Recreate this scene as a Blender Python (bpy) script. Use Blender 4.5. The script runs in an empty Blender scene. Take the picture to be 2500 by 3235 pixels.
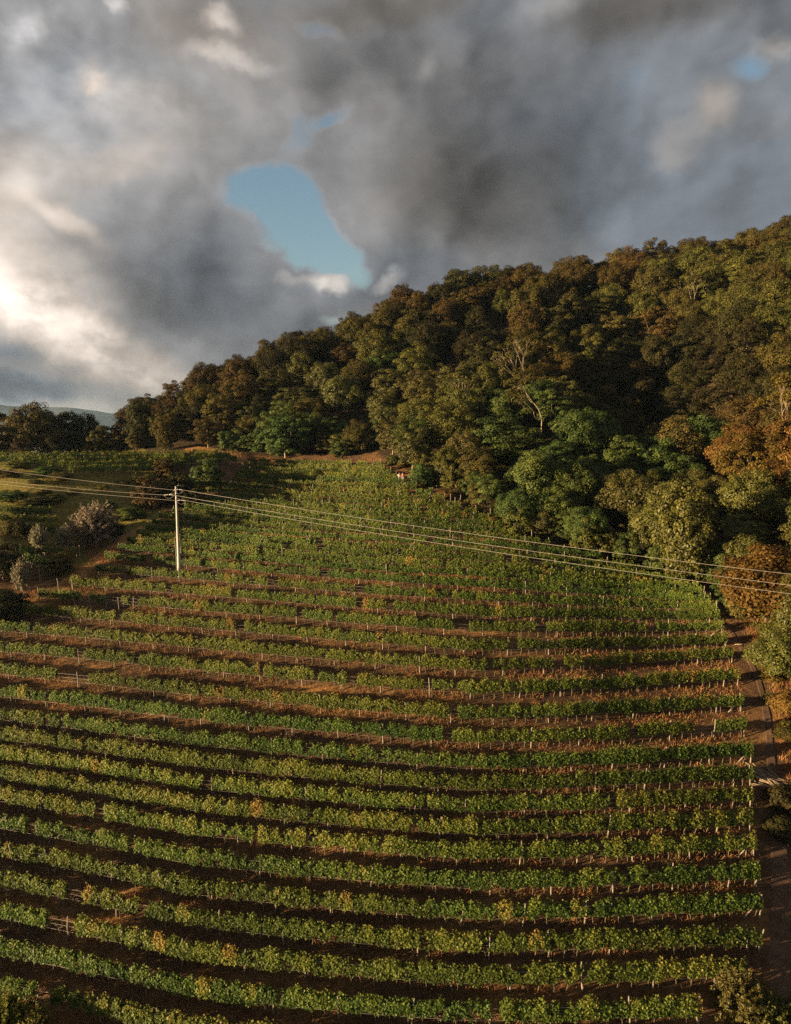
import bpy, math, random
import numpy as np
from mathutils import Vector

HAZE = .5e-4
rng = np.random.default_rng(7)
random.seed(7)
scene = bpy.context.scene
COL = scene.collection
EXP = 1.85                      # view exposure
# ------------------------------------------------------------------ camera
F, PITCH = 700.0, math.radians(7.16)
CP, SP = math.cos(PITCH), math.sin(PITCH)
K = 791.0 / 2500.0              # photograph pixel -> frame pixel


def ray(xs, ys):
    """photograph pixel -> (dx, dz) for one metre forward"""
    X = (np.asarray(xs, float) * K - 395.5) / F
    T = (np.asarray(ys, float) * K - 512.0) / F
    v = CP - T * SP
    return X / v, -(T * CP + SP) / v


def project(P):
    P = np.asarray(P, float)
    zc = P[..., 1] * CP - P[..., 2] * SP
    yc = -(P[..., 1] * SP + P[..., 2] * CP)
    return (395.5 + F * P[..., 0] / zc) / K, (512 + F * yc / zc) / K


cam = bpy.data.objects.new('camera', bpy.data.cameras.new('camera'))
COL.objects.link(cam)
cam.data.sensor_fit = 'VERTICAL'
cam.data.sensor_height = 24
cam.data.lens = 24 * F / 1024
cam.data.clip_start = 1
cam.data.clip_end = 60000
cam.rotation_euler = (math.pi / 2 - PITCH, 0, 0)
scene.camera = cam

# ------------------------------------------------------------------ noise


def hsh(i, s=0):
    i = np.asarray(i, np.int64)
    h = (i * 374761393 + s * 668265263) & 0x7fffffff
    h = ((h ^ (h >> 13)) * 1274126177) & 0x7fffffff
    return ((h ^ (h >> 16)) & 0xffff) / 65535.0


def noise1(x, s=0):
    x = np.asarray(x, float)
    i = np.floor(x).astype(np.int64)
    f = x - i
    f = f * f * (3 - 2 * f)
    return hsh(i, s) * (1 - f) + hsh(i + 1, s) * f


def noise2(x, y, s=0):
    x, y = np.asarray(x, float), np.asarray(y, float)
    i, j = np.floor(x).astype(np.int64), np.floor(y).astype(np.int64)
    f, g = x - i, y - j
    f = f * f * (3 - 2 * f)
    g = g * g * (3 - 2 * g)
    h = lambda a, b: hsh(a * 7919 + b * 104729, s)
    return (h(i, j) * (1 - f) + h(i + 1, j) * f) * (1 - g) + (h(i, j + 1) * (1 - f) + h(i + 1, j + 1) * f) * g


def noise3(p, s=0):
    z = p[:, 2]
    k = np.floor(z).astype(np.int64)
    f = z - k
    f = f * f * (3 - 2 * f)
    o = lambda kk: noise2(p[:, 0] + 37.7 * kk, p[:, 1] + 91.3 * kk, s)
    return o(k) * (1 - f) + o(k + 1) * f


# ------------------------------------------------------------------ terrain (thin-plate surface through surveyed points)
PU = [20, 30, 44, 58, 71.7, 95, 118, 145, 152]
PZ = [-46.5, -42, -36.7, -31.6, -26.8, -20.4, -14.2, -7.2, -5.6]


def contour(x, u):
    kl = np.interp(u, [44, 72, 95, 118, 145], [.22, .29, .38, .40, .36])
    kr = np.interp(u, [44, 72, 100], [.12, .30, .36])
    return np.where(x < 8, kl, kr) * (np.sqrt((x - 8) ** 2 + 100) - 10)


ctrl = []


def cd(xd, yd, h, dz=0.0):
    dx, dz_ = ray(xd * 1.4812, yd * 1.4812)
    ctrl.append((float(dx) * h, h, float(dz_) * h + dz))


# left terrace and its bank
for a in [(0, 988, 135), (0, 975, 150), (200, 993, 136), (200, 972, 152), (400, 982, 142), (400, 964, 158), (500, 968, 155), (545, 985, 150),
          (0, 1050, 123), (100, 1085, 118), (210, 1040, 127), (310, 1040, 131), (200, 1165, 112), (330, 1113, 117), (430, 1065, 128),
          (100, 1215, 103), (0, 1150, 107), (0, 1245, 98), (40, 1300, 91.5), (-150, 1150, 108), (-150, 1000, 135), (-150, 1300, 92)]:
    cd(*a)
# wooded hill: ridge (tree tops minus tree height)
for a in [(440, 780, 200, -10), (740, 650, 215, -13.5), (950, 580, 230, -13.5), (1250, 560, 250, -13.5), (1560, 505, 260, -16.5), (1690, 490, 262, -17),
          (1950, 450, 270, -17), (290, 835, 187, -11), (225, 895, 176, -9), (1100, 575, 240, -13.5), (600, 715, 208, -12)]:
    cd(*a)
ridge = ctrl[-11:]
for (x, y, z) in ridge:
    ctrl.append((x * 1.12, y + 60, z - 22))
for a in [(-95, 175, -9), (-130, 178, -10), (-95, 205, -14), (-140, 230, -26), (-100, 260, -24), (-60, 290, -16), (0, 325, 4), (80, 335, 22), (200, 330, 36),
          (60, 58, -26), (62, 95, -15), (80, 78, -11), (48, 40, -33.5), (85, 40, -18), (120, 60, 0), (200, 60, 26), (200, 150, 50), (200, 15, 14),
          (60, 15, -36), (0, 12, -49), (-60, 12, -42), (-130, 15, -38), (-130, 60, -34), (110, 120, 8), (75, 125, -3), (50, 112, -14.5)]:
    ctrl.append(a)
fixed = np.array(ctrl)
for u in (26, 44, 58, 71.7, 84, 95, 106, 118, 132, 147):
    for x in (-95, -70, -50, -35, -20, -8, 8, 22, 36):
        if (u > 100 and x > 24) or (u > 110 and x < -42) or (u > 84 and x < -55) or (u < 40 and x > 25):
            continue
        h = u + float(contour(np.float64(x), u))
        if np.min(np.hypot(fixed[:, 0] - x, fixed[:, 1] - h)) < 9:
            continue
        ctrl.append((x, h, float(np.interp(u, PU, PZ))))
C = np.array(ctrl)
S_ = 100.0


def phi(r2):
    return r2 * np.log(r2 + 1e-12) * .5


n = len(C)
d2 = ((C[:, None, :2] - C[None, :, :2]) / S_)
A = np.zeros((n + 3, n + 3))
A[:n, :n] = phi((d2 ** 2).sum(-1)) + np.eye(n) * 2e-4
A[:n, n] = 1
A[:n, n + 1:] = C[:, :2] / S_
A[n:, :n] = A[:n, n:].T
Wt = np.linalg.solve(A, np.concatenate([C[:, 2], np.zeros(3)]))


BUMPS = []                      # a ravine through the wood and the shoulders beside it
for (xd_, yd_, h_, am_, sg_) in [(1385, 760, 190, -8, 13), (1375, 880, 165, -10, 12), (1385, 1000, 142, -8, 10), (1400, 1100, 120, -4, 6), (1090, 900, 152, 7, 14), (1230, 960, 142, 4, 9), (1640, 900, 150, 5, 15)]:
    BUMPS.append((float(ray(xd_ * 1.4812, yd_ * 1.4812)[0]) * h_, h_, am_, sg_))


def terrain(x, y):
    x, y = np.broadcast_arrays(np.asarray(x, float), np.asarray(y, float))
    sh = x.shape
    x, y = x.ravel(), y.ravel()
    out = np.empty(len(x))
    for i in range(0, len(x), 20000):
        q = np.stack([x[i:i + 20000], y[i:i + 20000]], 1) / S_
        r2 = ((q[:, None] - C[None, :, :2] / S_) ** 2).sum(-1)
        out[i:i + 20000] = phi(r2) @ Wt[:n] + Wt[n] + q @ Wt[n + 1:]
    out += (noise2(x * .35, y * .35, 3) - .5) * .18 + (noise2(x * .09, y * .09, 4) - .5) * .5
    for (bx, by, am, sg) in BUMPS:
        out += am * np.exp(-((x - bx) ** 2 + (y - by) ** 2) / (2 * sg * sg))
    return out.reshape(sh)


GX, GY = np.arange(-150, 206, 1.0), np.arange(8, 340, 1.0)
GZ = terrain(*np.meshgrid(GX, GY))


def gz(x, y):
    """ground height, bilinear on the 1 m survey grid"""
    fx = np.clip((np.asarray(x, float) - GX[0]), 0, len(GX) - 1.001)
    fy = np.clip((np.asarray(y, float) - GY[0]), 0, len(GY) - 1.001)
    i, j = fx.astype(int), fy.astype(int)
    a, b = fx - i, fy - j
    return (GZ[j, i] * (1 - a) + GZ[j, i + 1] * a) * (1 - b) + (GZ[j + 1, i] * (1 - a) + GZ[j + 1, i + 1] * a) * b


STEPS = np.arange(12, 330, .25)


def ground_at(xs, ys):
    """photograph pixels -> points on the ground (nan where the ray misses)"""
    xs, ys = np.broadcast_arrays(np.atleast_1d(np.asarray(xs, float)), np.atleast_1d(np.asarray(ys, float)))
    dx, dz = ray(xs, ys)
    X = dx[:, None] * STEPS
    Z = dz[:, None] * STEPS
    under = Z <= gz(X, np.broadcast_to(STEPS, X.shape))
    k = np.argmax(under, 1)
    ok = under.any(1)
    lo = STEPS[np.maximum(k - 1, 0)]
    hi = STEPS[k]
    for _ in range(14):
        m = (lo + hi) / 2
        u = dz * m <= gz(dx * m, m)
        hi = np.where(u, m, hi)
        lo = np.where(u, lo, m)
    P = np.stack([dx * hi, hi, gz(dx * hi, hi)], 1)
    P[~ok] = np.nan
    return P


def inpoly(x, y, poly):
    x, y = np.asarray(x, float), np.asarray(y, float)
    r = np.zeros(x.shape, bool)
    for (x0, y0), (x1, y1) in zip(poly, poly[1:] + poly[:1]):
        c = (y0 > y) != (y1 > y)
        r ^= c & (x < (x1 - x0) * (y - y0) / ((y1 - y0) or 1e-9) + x0)
    return r


# ------------------------------------------------------------------ objects and properties


def tag(o, label=None, cat=None, group=None, kind=None):
    for k, v in (('label', label), ('category', cat), ('group', group), ('kind', kind)):
        if v:
            o[k] = v
    return o


def thing(name, loc, label=None, cat=None, group=None, rz=0.0, sc=None):
    o = bpy.data.objects.new(name, None)
    o.empty_display_size = .5
    COL.objects.link(o)
    o.location = [float(v) for v in loc]
    o.rotation_euler = (0, 0, rz)
    if sc is not None:
        o.scale = sc
    return tag(o, label, cat, group)


def put(name, me, parent=None, loc=None, rot=None, sc=None):
    o = bpy.data.objects.new(name, me)
    COL.objects.link(o)
    if parent:
        o.parent = parent
    if loc is not None:
        o.location = [float(v) for v in loc]
    if rot is not None:
        o.rotation_euler = rot
    if sc is not None:
        o.scale = sc
    return o


def mesh_from(name, V, faces, mat, tint=None, smooth=False):
    """V (n,3); faces (m,k) index array or list of such arrays"""
    me = bpy.data.meshes.new(name)
    V = np.ascontiguousarray(V, np.float32)
    fl = faces if isinstance(faces, list) else [faces]
    fl = [np.asarray(f, np.int32) for f in fl if len(f)]
    me.vertices.add(len(V))
    me.vertices.foreach_set('co', V.ravel())
    loops = np.concatenate([f.ravel() for f in fl])
    tot = np.concatenate([np.full(len(f), f.shape[1], np.int32) for f in fl])
    st = np.concatenate([[0], np.cumsum(tot)[:-1]]).astype(np.int32)
    me.loops.add(len(loops))
    me.loops.foreach_set('vertex_index', loops)
    me.polygons.add(len(tot))
    me.polygons.foreach_set('loop_start', st)
    if smooth:
        me.polygons.foreach_set('use_smooth', np.ones(len(tot), bool))
    if tint is not None:
        a = me.attributes.new('tint', 'FLOAT', 'FACE')
        a.data.foreach_set('value', np.asarray(tint, np.float32))
    me.update(calc_edges=True)
    if mat:
        me.materials.append(mat)
    return me


def unit(v):
    return v / (np.linalg.norm(v, axis=-1, keepdims=True) + 1e-9)


def leaf_mesh(name, P, N, size, tint, mat, width=.46, fold=.12):
    """one folded, pointed leaf per row of P"""
    m = len(P)
    N = unit(N)
    t = unit(np.cross(N, rng.normal(size=(m, 3))))
    b = np.cross(N, t)
    s = np.asarray(size, float).reshape(-1, 1) * np.ones((m, 1))
    base, tip = P - t * s * .5, P + t * s * .5
    lf = P - b * s * width + N * s * fold - t * s * .08
    rt = P + b * s * width + N * s * fold - t * s * .08
    V = np.stack([base, rt, tip, lf], 1).reshape(-1, 3)
    i = np.arange(m)[:, None] * 4
    Fc = np.concatenate([i + np.array([[0, 1, 2]]), i + np.array([[0, 2, 3]])], 1).reshape(-1, 3)
    return mesh_from(name, V, Fc, mat, np.repeat(tint, 2))


def tube_geo(P, R, ns=6, cap=True):
    P = np.asarray(P, float)
    R = np.asarray(R, float) * np.ones(len(P))
    T = unit(np.gradient(P, axis=0))
    ref = np.array([0, 0, 1.0]) if abs(T[:, 2]).mean() < .8 else np.array([1.0, 0, 0])
    A_ = unit(np.cross(T, ref))
    B_ = np.cross(T, A_)
    a = np.arange(ns) * 2 * math.pi / ns
    V = (P[:, None] + R[:, None, None] * (np.cos(a)[None, :, None] * A_[:, None] + np.sin(a)[None, :, None] * B_[:, None])).reshape(-1, 3)
    i, j = np.meshgrid(np.arange(len(P) - 1), np.arange(ns), indexing='ij')
    q = np.stack([i * ns + j, i * ns + (j + 1) % ns, (i + 1) * ns + (j + 1) % ns, (i + 1) * ns + j], -1).reshape(-1, 4)
    caps = np.array([np.arange(ns)[::-1], np.arange(ns) + (len(P) - 1) * ns]) if cap else None
    return V, q, caps


class MB:
    def __init__(self):
        self.V, self.F, self.n = [], {}, 0

    def add(self, V, *faces):
        for f in faces:
            if f is not None:
                f = np.asarray(f)
                self.F.setdefault(f.shape[1], []).append(f + self.n)
        self.V.append(np.asarray(V, float))
        self.n += len(V)
        return self

    def tube(self, P, R, ns=6):
        return self.add(*tube_geo(P, R, ns))

    def box(self, c, s, rz=0.0):
        v = np.array([(x, y, z) for z in (-.5, .5) for x, y in ((-.5, -.5), (.5, -.5), (.5, .5), (-.5, .5))]) * s
        cs, sn = math.cos(rz), math.sin(rz)
        v = np.stack([v[:, 0] * cs - v[:, 1] * sn, v[:, 0] * sn + v[:, 1] * cs, v[:, 2]], 1) + c
        return self.add(v, [[3, 2, 1, 0], [4, 5, 6, 7], [0, 1, 5, 4], [1, 2, 6, 5], [2, 3, 7, 6], [3, 0, 4, 7]])

    def lathe(self, prof, c=(0, 0, 0), ns=12):
        P = np.array([(0, 0, z) for r, z in prof]) + c
        return self.add(*tube_geo_z(P, [r for r, z in prof], ns))

    def mesh(self, name, mat, smooth=False):
        return mesh_from(name, np.concatenate(self.V), [np.concatenate(v) for v in self.F.values()], mat, None, smooth)


def tube_geo_z(P, R, ns):
    a = np.arange(ns) * 2 * math.pi / ns
    ring = np.stack([np.cos(a), np.sin(a), 0 * a], 1)
    V = (P[:, None] + np.asarray(R)[:, None, None] * ring[None]).reshape(-1, 3)
    i, j = np.meshgrid(np.arange(len(P) - 1), np.arange(ns), indexing='ij')
    q = np.stack([i * ns + j, i * ns + (j + 1) % ns, (i + 1) * ns + (j + 1) % ns, (i + 1) * ns + j], -1).reshape(-1, 4)
    return V, q, np.array([np.arange(ns)[::-1], np.arange(ns) + (len(P) - 1) * ns])


# ------------------------------------------------------------------ materials


class NT:
    def __init__(self, tree):
        self.t = tree

    def n(self, typ, **kw):
        nd = self.t.nodes.new(typ)
        for k, v in kw.items():
            if k == 'i':
                for s, val in v.items():
                    if isinstance(val, bpy.types.NodeSocket):
                        self.t.links.new(val, nd.inputs[s])
                    else:
                        nd.inputs[s].default_value = val
            else:
                setattr(nd, k, v)
        return nd

    def math(self, op, a, b=0.0, c=None, clamp=False):
        i = {0: a, 1: b}
        if c is not None:
            i[2] = c
        return self.n('ShaderNodeMath', operation=op, use_clamp=clamp, i=i).outputs[0]

    def mix(self, f, a, b, blend='MIX'):
        nd = self.n('ShaderNodeMix', data_type='RGBA', blend_type=blend)
        for s, v in ((0, f), (6, a), (7, b)):
            if isinstance(v, bpy.types.NodeSocket):
                self.t.links.new(v, nd.inputs[s])
            else:
                nd.inputs[s].default_value = v
        return nd.outputs[2]

    def ramp(self, fac, stops, interp='LINEAR'):
        nd = self.n('ShaderNodeValToRGB')
        nd.color_ramp.interpolation = interp
        e = nd.color_ramp.elements
        e[0].position, e[0].color = stops[0][0], (*stops[0][1], 1)
        e[1].position, e[1].color = stops[-1][0], (*stops[-1][1], 1)
        for p, c in stops[1:-1]:
            x = e.new(p)
            x.color = (*c, 1)
        self.t.links.new(fac, nd.inputs[0])
        return nd.outputs[0]

    def noise(self, scale, detail=4, rough=.55, vec=None, dim='3D'):
        i = {'Scale': scale, 'Detail': detail, 'Roughness': rough}
        if vec is not None:
            i['Vector'] = vec
        return self.n('ShaderNodeTexNoise', noise_dimensions=dim, i=i)


def new_mat(name):
    m = bpy.data.materials.new(name)
    m.use_nodes = True
    m.node_tree.nodes.clear()
    return m, NT(m.node_tree)


def finish(m, t, bsdf):
    o = t.n('ShaderNodeOutputMaterial')
    m.node_tree.links.new(bsdf, o.inputs[0])
    return m


def leaf_mat(name, stops, transl=.28, rough=.5, spec=.35, jitter=.25, patch=None):
    m, t = new_mat(name)
    att = t.n('ShaderNodeAttribute', attribute_name='tint').outputs['Fac']
    col = t.ramp(att, stops)
    rnd = t.n('ShaderNodeObjectInfo').outputs['Random']
    val = t.math('MULTIPLY_ADD', rnd, 2 * jitter, 1 - jitter)
    hue = t.math('MULTIPLY_ADD', t.math('FRACT', t.math('MULTIPLY', rnd, 7.31)), .05, .475)
    col = t.n('ShaderNodeHueSaturation', i={'Hue': hue, 'Saturation': 1.0, 'Value': val, 'Fac': 1.0, 'Color': col}).outputs[0]
    p = t.n('ShaderNodeBsdfPrincipled', i={'Base Color': col, 'Roughness': rough, 'Specular IOR Level': spec})
    tr = t.n('ShaderNodeBsdfTranslucent', i={'Color': col})
    mx = t.n('ShaderNodeMixShader', i={0: transl, 1: p.outputs[0], 2: tr.outputs[0]})
    return finish(m, t, mx.outputs[0])


def simple_mat(name, c1, c2, scale=3.0, rough=.8, stretch=None, spec=.3, bump=0.0, metal=0.0):
    m, t = new_mat(name)
    tc = t.n('ShaderNodeTexCoord').outputs['Object']
    if stretch:
        tc = t.n('ShaderNodeMapping', i={'Vector': tc, 'Scale': stretch}).outputs[0]
    nz = t.noise(scale, 5, .6, tc)
    col = t.ramp(nz.outputs['Fac'], [(.3, c1), (.7, c2)])
    p = t.n('ShaderNodeBsdfPrincipled', i={'Base Color': col, 'Roughness': rough, 'Specular IOR Level': spec, 'Metallic': metal})
    if bump:
        b = t.n('ShaderNodeBump', i={'Strength': bump, 'Distance': .1, 'Height': nz.outputs['Fac']})
        m.node_tree.links.new(b.outputs[0], p.inputs['Normal'])
    return finish(m, t, p.outputs[0])


M = {}
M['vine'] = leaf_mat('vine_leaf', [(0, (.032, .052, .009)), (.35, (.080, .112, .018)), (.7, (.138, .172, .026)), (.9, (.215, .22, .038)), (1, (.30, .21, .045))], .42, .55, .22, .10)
M['brown'] = leaf_mat('brown_olive_leaf', [(0, (.026, .019, .006)), (.4, (.060, .043, .011)), (.8, (.098, .069, .016)), (1, (.145, .095, .02))], .2, .7, .1, .3)  # brown olive leaf colour, commonest in the upper wood
M['olive'] = leaf_mat('olive_green_leaf', [(0, (.024, .023, .007)), (.4, (.068, .062, .014)), (.8, (.115, .098, .02)), (1, (.16, .125, .026))], .22, .65, .12, .22)
M['green'] = leaf_mat('fresh_green_leaf', [(0, (.02, .034, .009)), (.4, (.056, .08, .018)), (.8, (.095, .122, .024)), (1, (.145, .145, .03))], .25, .6, .15, .2)
M['dark'] = leaf_mat('dark_leaf', [(0, (.012, .011, .004)), (.5, (.034, .030, .009)), (1, (.066, .054, .014))], .15, .65, .1, .25)
M['bank'] = leaf_mat('bank_olive_leaf', [(0, (.05, .05, .012)), (.4, (.11, .105, .022)), (.8, (.17, .155, .03)), (1, (.22, .18, .035))], .28, .6, .12, .15)  # bank leaf colours, all three brightened to stand for sunlight
M['bankgreen'] = leaf_mat('bank_green_leaf', [(0, (.035, .06, .012)), (.4, (.085, .125, .024)), (.8, (.14, .18, .034)), (1, (.2, .2, .04))], .28, .6, .12, .15)
M['bankbrown'] = leaf_mat('bank_brown_leaf', [(0, (.05, .036, .012)), (.4, (.12, .085, .025)), (.8, (.18, .13, .035)), (1, (.24, .17, .045))], .25, .65, .12, .15)
M['russet'] = leaf_mat('russet_leaf', [(0, (.045, .028, .007)), (.4, (.105, .066, .013)), (.8, (.16, .105, .02)), (1, (.21, .14, .026))], .2, .6, .1, .2)
M['gold'] = leaf_mat('golden_leaf', [(0, (0.038, 0.034, 0.007)), (.4, (0.076, 0.072, 0.013)), (.8, (0.119, 0.106, 0.019)), (1, (0.162, 0.128, 0.025))], .22, .5, .3, .15)
M['silver'] = leaf_mat('silver_leaf', [(0, (.12, .10, .055)), (.5, (.24, .20, .12)), (1, (.42, .36, .25))], .2, .6, .2, .15)
M['red'] = leaf_mat('red_leaf', [(0, (.10, .022, .008)), (1, (.28, .06, .015))], .2, .55, .25, .1)
M['drygrass'] = leaf_mat('dry_grass_blade', [(0, (.11, .056, .02)), (.45, (.25, .13, .045)), (.75, (.40, .22, .08)), (.9, (.22, .19, .045)), (1, (.16, .17, .035))], .2, .7, .15, 0)
M['bark'] = simple_mat('bark', (.05, .035, .022), (.16, .11, .07), 3, .9, (4, 4, .7), .2, .4)
M['palebark'] = simple_mat('pale_bark', (.20, .14, .09), (.42, .32, .22), 3, .85, (4, 4, .7), .2, .3)
M['post'] = simple_mat('weathered_post', (.11, .088, .07), (.32, .27, .22), 5, .85, (5, 5, .6), .2, .3)
M['stem'] = simple_mat('vine_bark', (.06, .045, .03), (.19, .145, .105), 6, .9, (4, 4, 1), .2, .4)
M['wire'] = simple_mat('steel_wire', (.35, .32, .28), (.55, .5, .44), 1, .45, None, .5, 0, .3)
M['cable'] = simple_mat('aluminium_cable', (.26, .23, .19), (.36, .32, .27), .5, .5, None, .5)
M['concrete'] = simple_mat('pole_concrete', (.36, .33, .30), (.58, .54, .50), 2.2, .85, (3, 3, .8), .2, .2)
M['metal'] = simple_mat('galvanised_metal', (.14, .12, .10), (.28, .25, .22), 6, .5, None, .4, 0, .4)
M['insul'] = simple_mat('pale_insulator', (.5, .47, .42), (.7, .66, .6), 6, .3)

# ground: soil, straw and green cover
m, t = new_mat('vineyard_ground')
pos = t.n('ShaderNodeNewGeometry').outputs['Position']
nA = t.noise(.22, 3, .6, pos).outputs['Fac']
nB = t.noise(1.7, 6, .65, pos).outputs['Fac']
nC = t.noise(9, 3, .6, pos).outputs['Fac']
soil = t.ramp(nB, [(.3, (.05, .029, .017)), (.7, (.105, .06, .033))])
straw = t.ramp(nB, [(.25, (.22, .105, .035)), (.6, (.36, .18, .062)), (.85, (.46, .26, .105))])
cov = t.n('ShaderNodeAttribute', attribute_name='straw').outputs['Fac']  # straw map, including a few painted sun patches
f = t.math('ADD', t.math('MULTIPLY_ADD', nA, 1.6, -.68), t.math('MULTIPLY', cov, .8), clamp=True)
f = t.math('MULTIPLY', f, t.math('MULTIPLY_ADD', nB, 1.6, .1), clamp=True)
c = t.mix(f, soil, straw)
gr = t.n('ShaderNodeAttribute', attribute_name='green').outputs['Fac']
gcol = t.ramp(nB, [(.3, (.13, .12, .025)), (.7, (.26, .21, .05))])
c = t.mix(t.math('MULTIPLY', gr, t.math('MULTIPLY_ADD', nC, .8, .5), clamp=True), c, gcol)
lit = t.n('ShaderNodeAttribute', attribute_name='litter').outputs['Fac']
c = t.mix(lit, c, t.ramp(nB, [(.3, (.018, .013, .008)), (.7, (.05, .034, .018))]))
bp = t.n('ShaderNodeBump', i={'Strength': .9, 'Distance': .25, 'Height': t.math('ADD', nB, t.math('MULTIPLY', nC, .5))})
p = t.n('ShaderNodeBsdfPrincipled', i={'Base Color': c, 'Roughness': .95, 'Specular IOR Level': .1, 'Normal': bp.outputs[0]})
M['ground'] = finish(m, t, p.outputs[0])
m, t = new_mat('path_earth')
pos = t.n('ShaderNodeNewGeometry').outputs['Position']
nB = t.noise(1.2, 6, .7, pos).outputs['Fac']
nC = t.noise(14, 3, .7, pos).outputs['Fac']
c = t.ramp(nB, [(.3, (.06, .034, .022)), (.55, (.11, .065, .043)), (.8, (.17, .105, .07))])
c = t.mix(t.ramp(nC, [(.62, (0, 0, 0)), (.72, (1, 1, 1))]), c, (.36, .28, .2, 1))
bp = t.n('ShaderNodeBump', i={'Strength': .8, 'Distance': .12, 'Height': t.math('ADD', nB, nC)})
p = t.n('ShaderNodeBsdfPrincipled', i={'Base Color': c, 'Roughness': .95, 'Specular IOR Level': .1, 'Normal': bp.outputs[0]})
M['path'] = finish(m, t, p.outputs[0])
M['earth'] = simple_mat('orange_earth', (.22, .10, .035), (.42, .22, .09), .9, .95, None, .1, .8)
M['plain'] = simple_mat('far_fields', (.05, .06, .03), (.10, .10, .05), .004, .95)
M['mountain'] = simple_mat('haze_blue_woods', (.02, .032, .045), (.035, .05, .065), .002, .95)  # blue of the distant haze is put into the woods colour

# ------------------------------------------------------------------ vineyard rows: image survey -> ground lines
XK = [-400, 0, 300, 600, 900, 1200, 1500, 1800, 2100, 2400, 2700]
OFF = {3033: [-320, -213, -152, -82, -48, -20, 0, -5, -15, -27, -42], 2139: [-180, -130, -105, -77, -49, -22, 0, -12, -32, -50, -68],
       1960: [-150, -115, -95, -70, -45, -20, 0, 5, 10, 15, 20], 1800: [-140, -110, -92, -66, -36, -14, 0, 30, 62, 92, 120],
       1500: [-60, -50, -40, -25, -10, -3, 0, 40, 80, 110, 140]}


def offset(xs, yk):
    ks = sorted(OFF)
    vals = np.array([np.interp(xs, XK, OFF[k]) for k in ks])
    yk = min(max(yk, ks[0]), ks[-1])
    j = min(max(int(np.searchsorted(ks, yk)) - 1, 0), len(ks) - 2)
    w = (yk - ks[j]) / (ks[j + 1] - ks[j])
    return vals[j] * (1 - w) + vals[j + 1] * w


VINEYARD = [(-300, 3800), (-300, 1985), (0, 1965), (85, 1915), (275, 1840), (325, 1775), (430, 1705), (490, 1650), (590, 1610), (710, 1555),
            (785, 1450), (1185, 1445), (1230, 1500), (1290, 1540), (1400, 1585), (1500, 1625), (1670, 1715), (1850, 1765), (2070, 1815),
            (2190, 1860), (2265, 1925), (2290, 1985), (2310, 2075), (2340, 2130), (2355, 2220), (2365, 2310), (2390, 2430), (2388, 2500),
            (2380, 2590), (2392, 2665), (2405, 2770), (2413, 2860), (2418, 2960), (2400, 3080), (2280, 3180), (2150, 3300), (2150, 3800)]
ROWY = [3520, 3380, 3255, 3138, 3033, 2931, 2834, 2739, 2662, 2590, 2520, 2451, 2370, 2292, 2211, 2139, 2073, 2014, 1963, 1912, 1868, 1835]
yy = np.arange(1835, 1478, -1.0)
Pc = ground_at(np.full(len(yy), 1100.0), yy + np.array([offset(np.array([1100.0]), y)[0] for y in yy]))
dist = np.concatenate([[0], np.cumsum(np.linalg.norm(np.diff(Pc, axis=0), axis=1))])
for k in range(1, 60):
    if 2.6 * k > dist[-1]:
        break
    ROWY.append(float(np.interp(2.6 * k, dist, yy)))
GAPS = {3138: [(140, 238)], 3033: [(200, 265), (428, 468)], 2931: [(1346, 1368)], 2834: [(75, 124)], 2739: [(300, 332), (797, 822)],
        2590: [(632, 676), (1913, 1944)], 2520: [(1857, 1879)], 2370: [(2180, 2262)], 2292: [(172, 282)], 2211: [(985, 1010), (420, 440)],
        2139: [(1735, 1782), (1529, 1553)], 2073: [(366, 391), (1606, 1634)], 2014: [(255, 292), (330, 386), (408, 440), (1430, 1482), (1686, 1728)],
        1963: [(520, 545)], 1912: [(840, 880)], 1868: [(1005, 1035)]}


def resample(P, step):
    d = np.concatenate([[0], np.cumsum(np.linalg.norm(np.diff(P, axis=0), axis=1))])
    s = np.linspace(0, d[-1], max(int(d[-1] / step), 2))
    return np.stack([np.interp(s, d, P[:, i]) for i in range(3)], 1), s


def smooth(P, k=9):
    if len(P) < k + 2:
        return P
    Q = np.pad(P, ((k // 2, k // 2), (0, 0)), 'edge')
    return np.stack([np.convolve(Q[:, i], np.ones(k) / k, 'valid') for i in range(P.shape[1])], 1)


# shared post and stem meshes
def bent(h, r0, r1, bend, seed, ns=7, nseg=6):
    r = np.random.default_rng(seed)
    z = np.linspace(-.25, h, nseg)
    k = z.clip(0) / h
    x = bend * np.sin(k * 2.2 + r.random() * 2) * k + r.normal(0, .008, nseg)
    y = bend * .7 * np.sin(k * 2.8 + r.random() * 4) * k + r.normal(0, .008, nseg)
    return tube_geo(np.stack([x, y, z], 1), np.linspace(r0, r1, nseg) * r.uniform(.92, 1.08, nseg), ns)


POSTS = [MB().add(*bent(1.72 + .12 * (i % 3), .062 + .012 * (i % 2), .05, .06, i)).mesh('post', M['post'], True) for i in range(6)]
STEMS = []
for i in range(7):
    b = MB().add(*bent(.8, .04, .03, .16, 40 + i, 6))
    r = np.random.default_rng(i)
    for s in (-1, 1):
        q = np.linspace(0, 1, 4)[:, None]
        b.tube(np.array([0, 0, .72]) + q * np.array([s * .4, r.normal(0, .05), .18]) + np.sin(q * 3) * np.array([0, 0, .05]), [.028, .022, .018, .012], 5)
    STEMS.append(b.mesh('stem', M['stem'], True))
BRACES = [MB().tube([(0, 0, 0), (.7, .02, .75), (1.35, 0, 1.5)], [.05, .045, .035], 6).mesh('brace', M['post'], True)]

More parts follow.
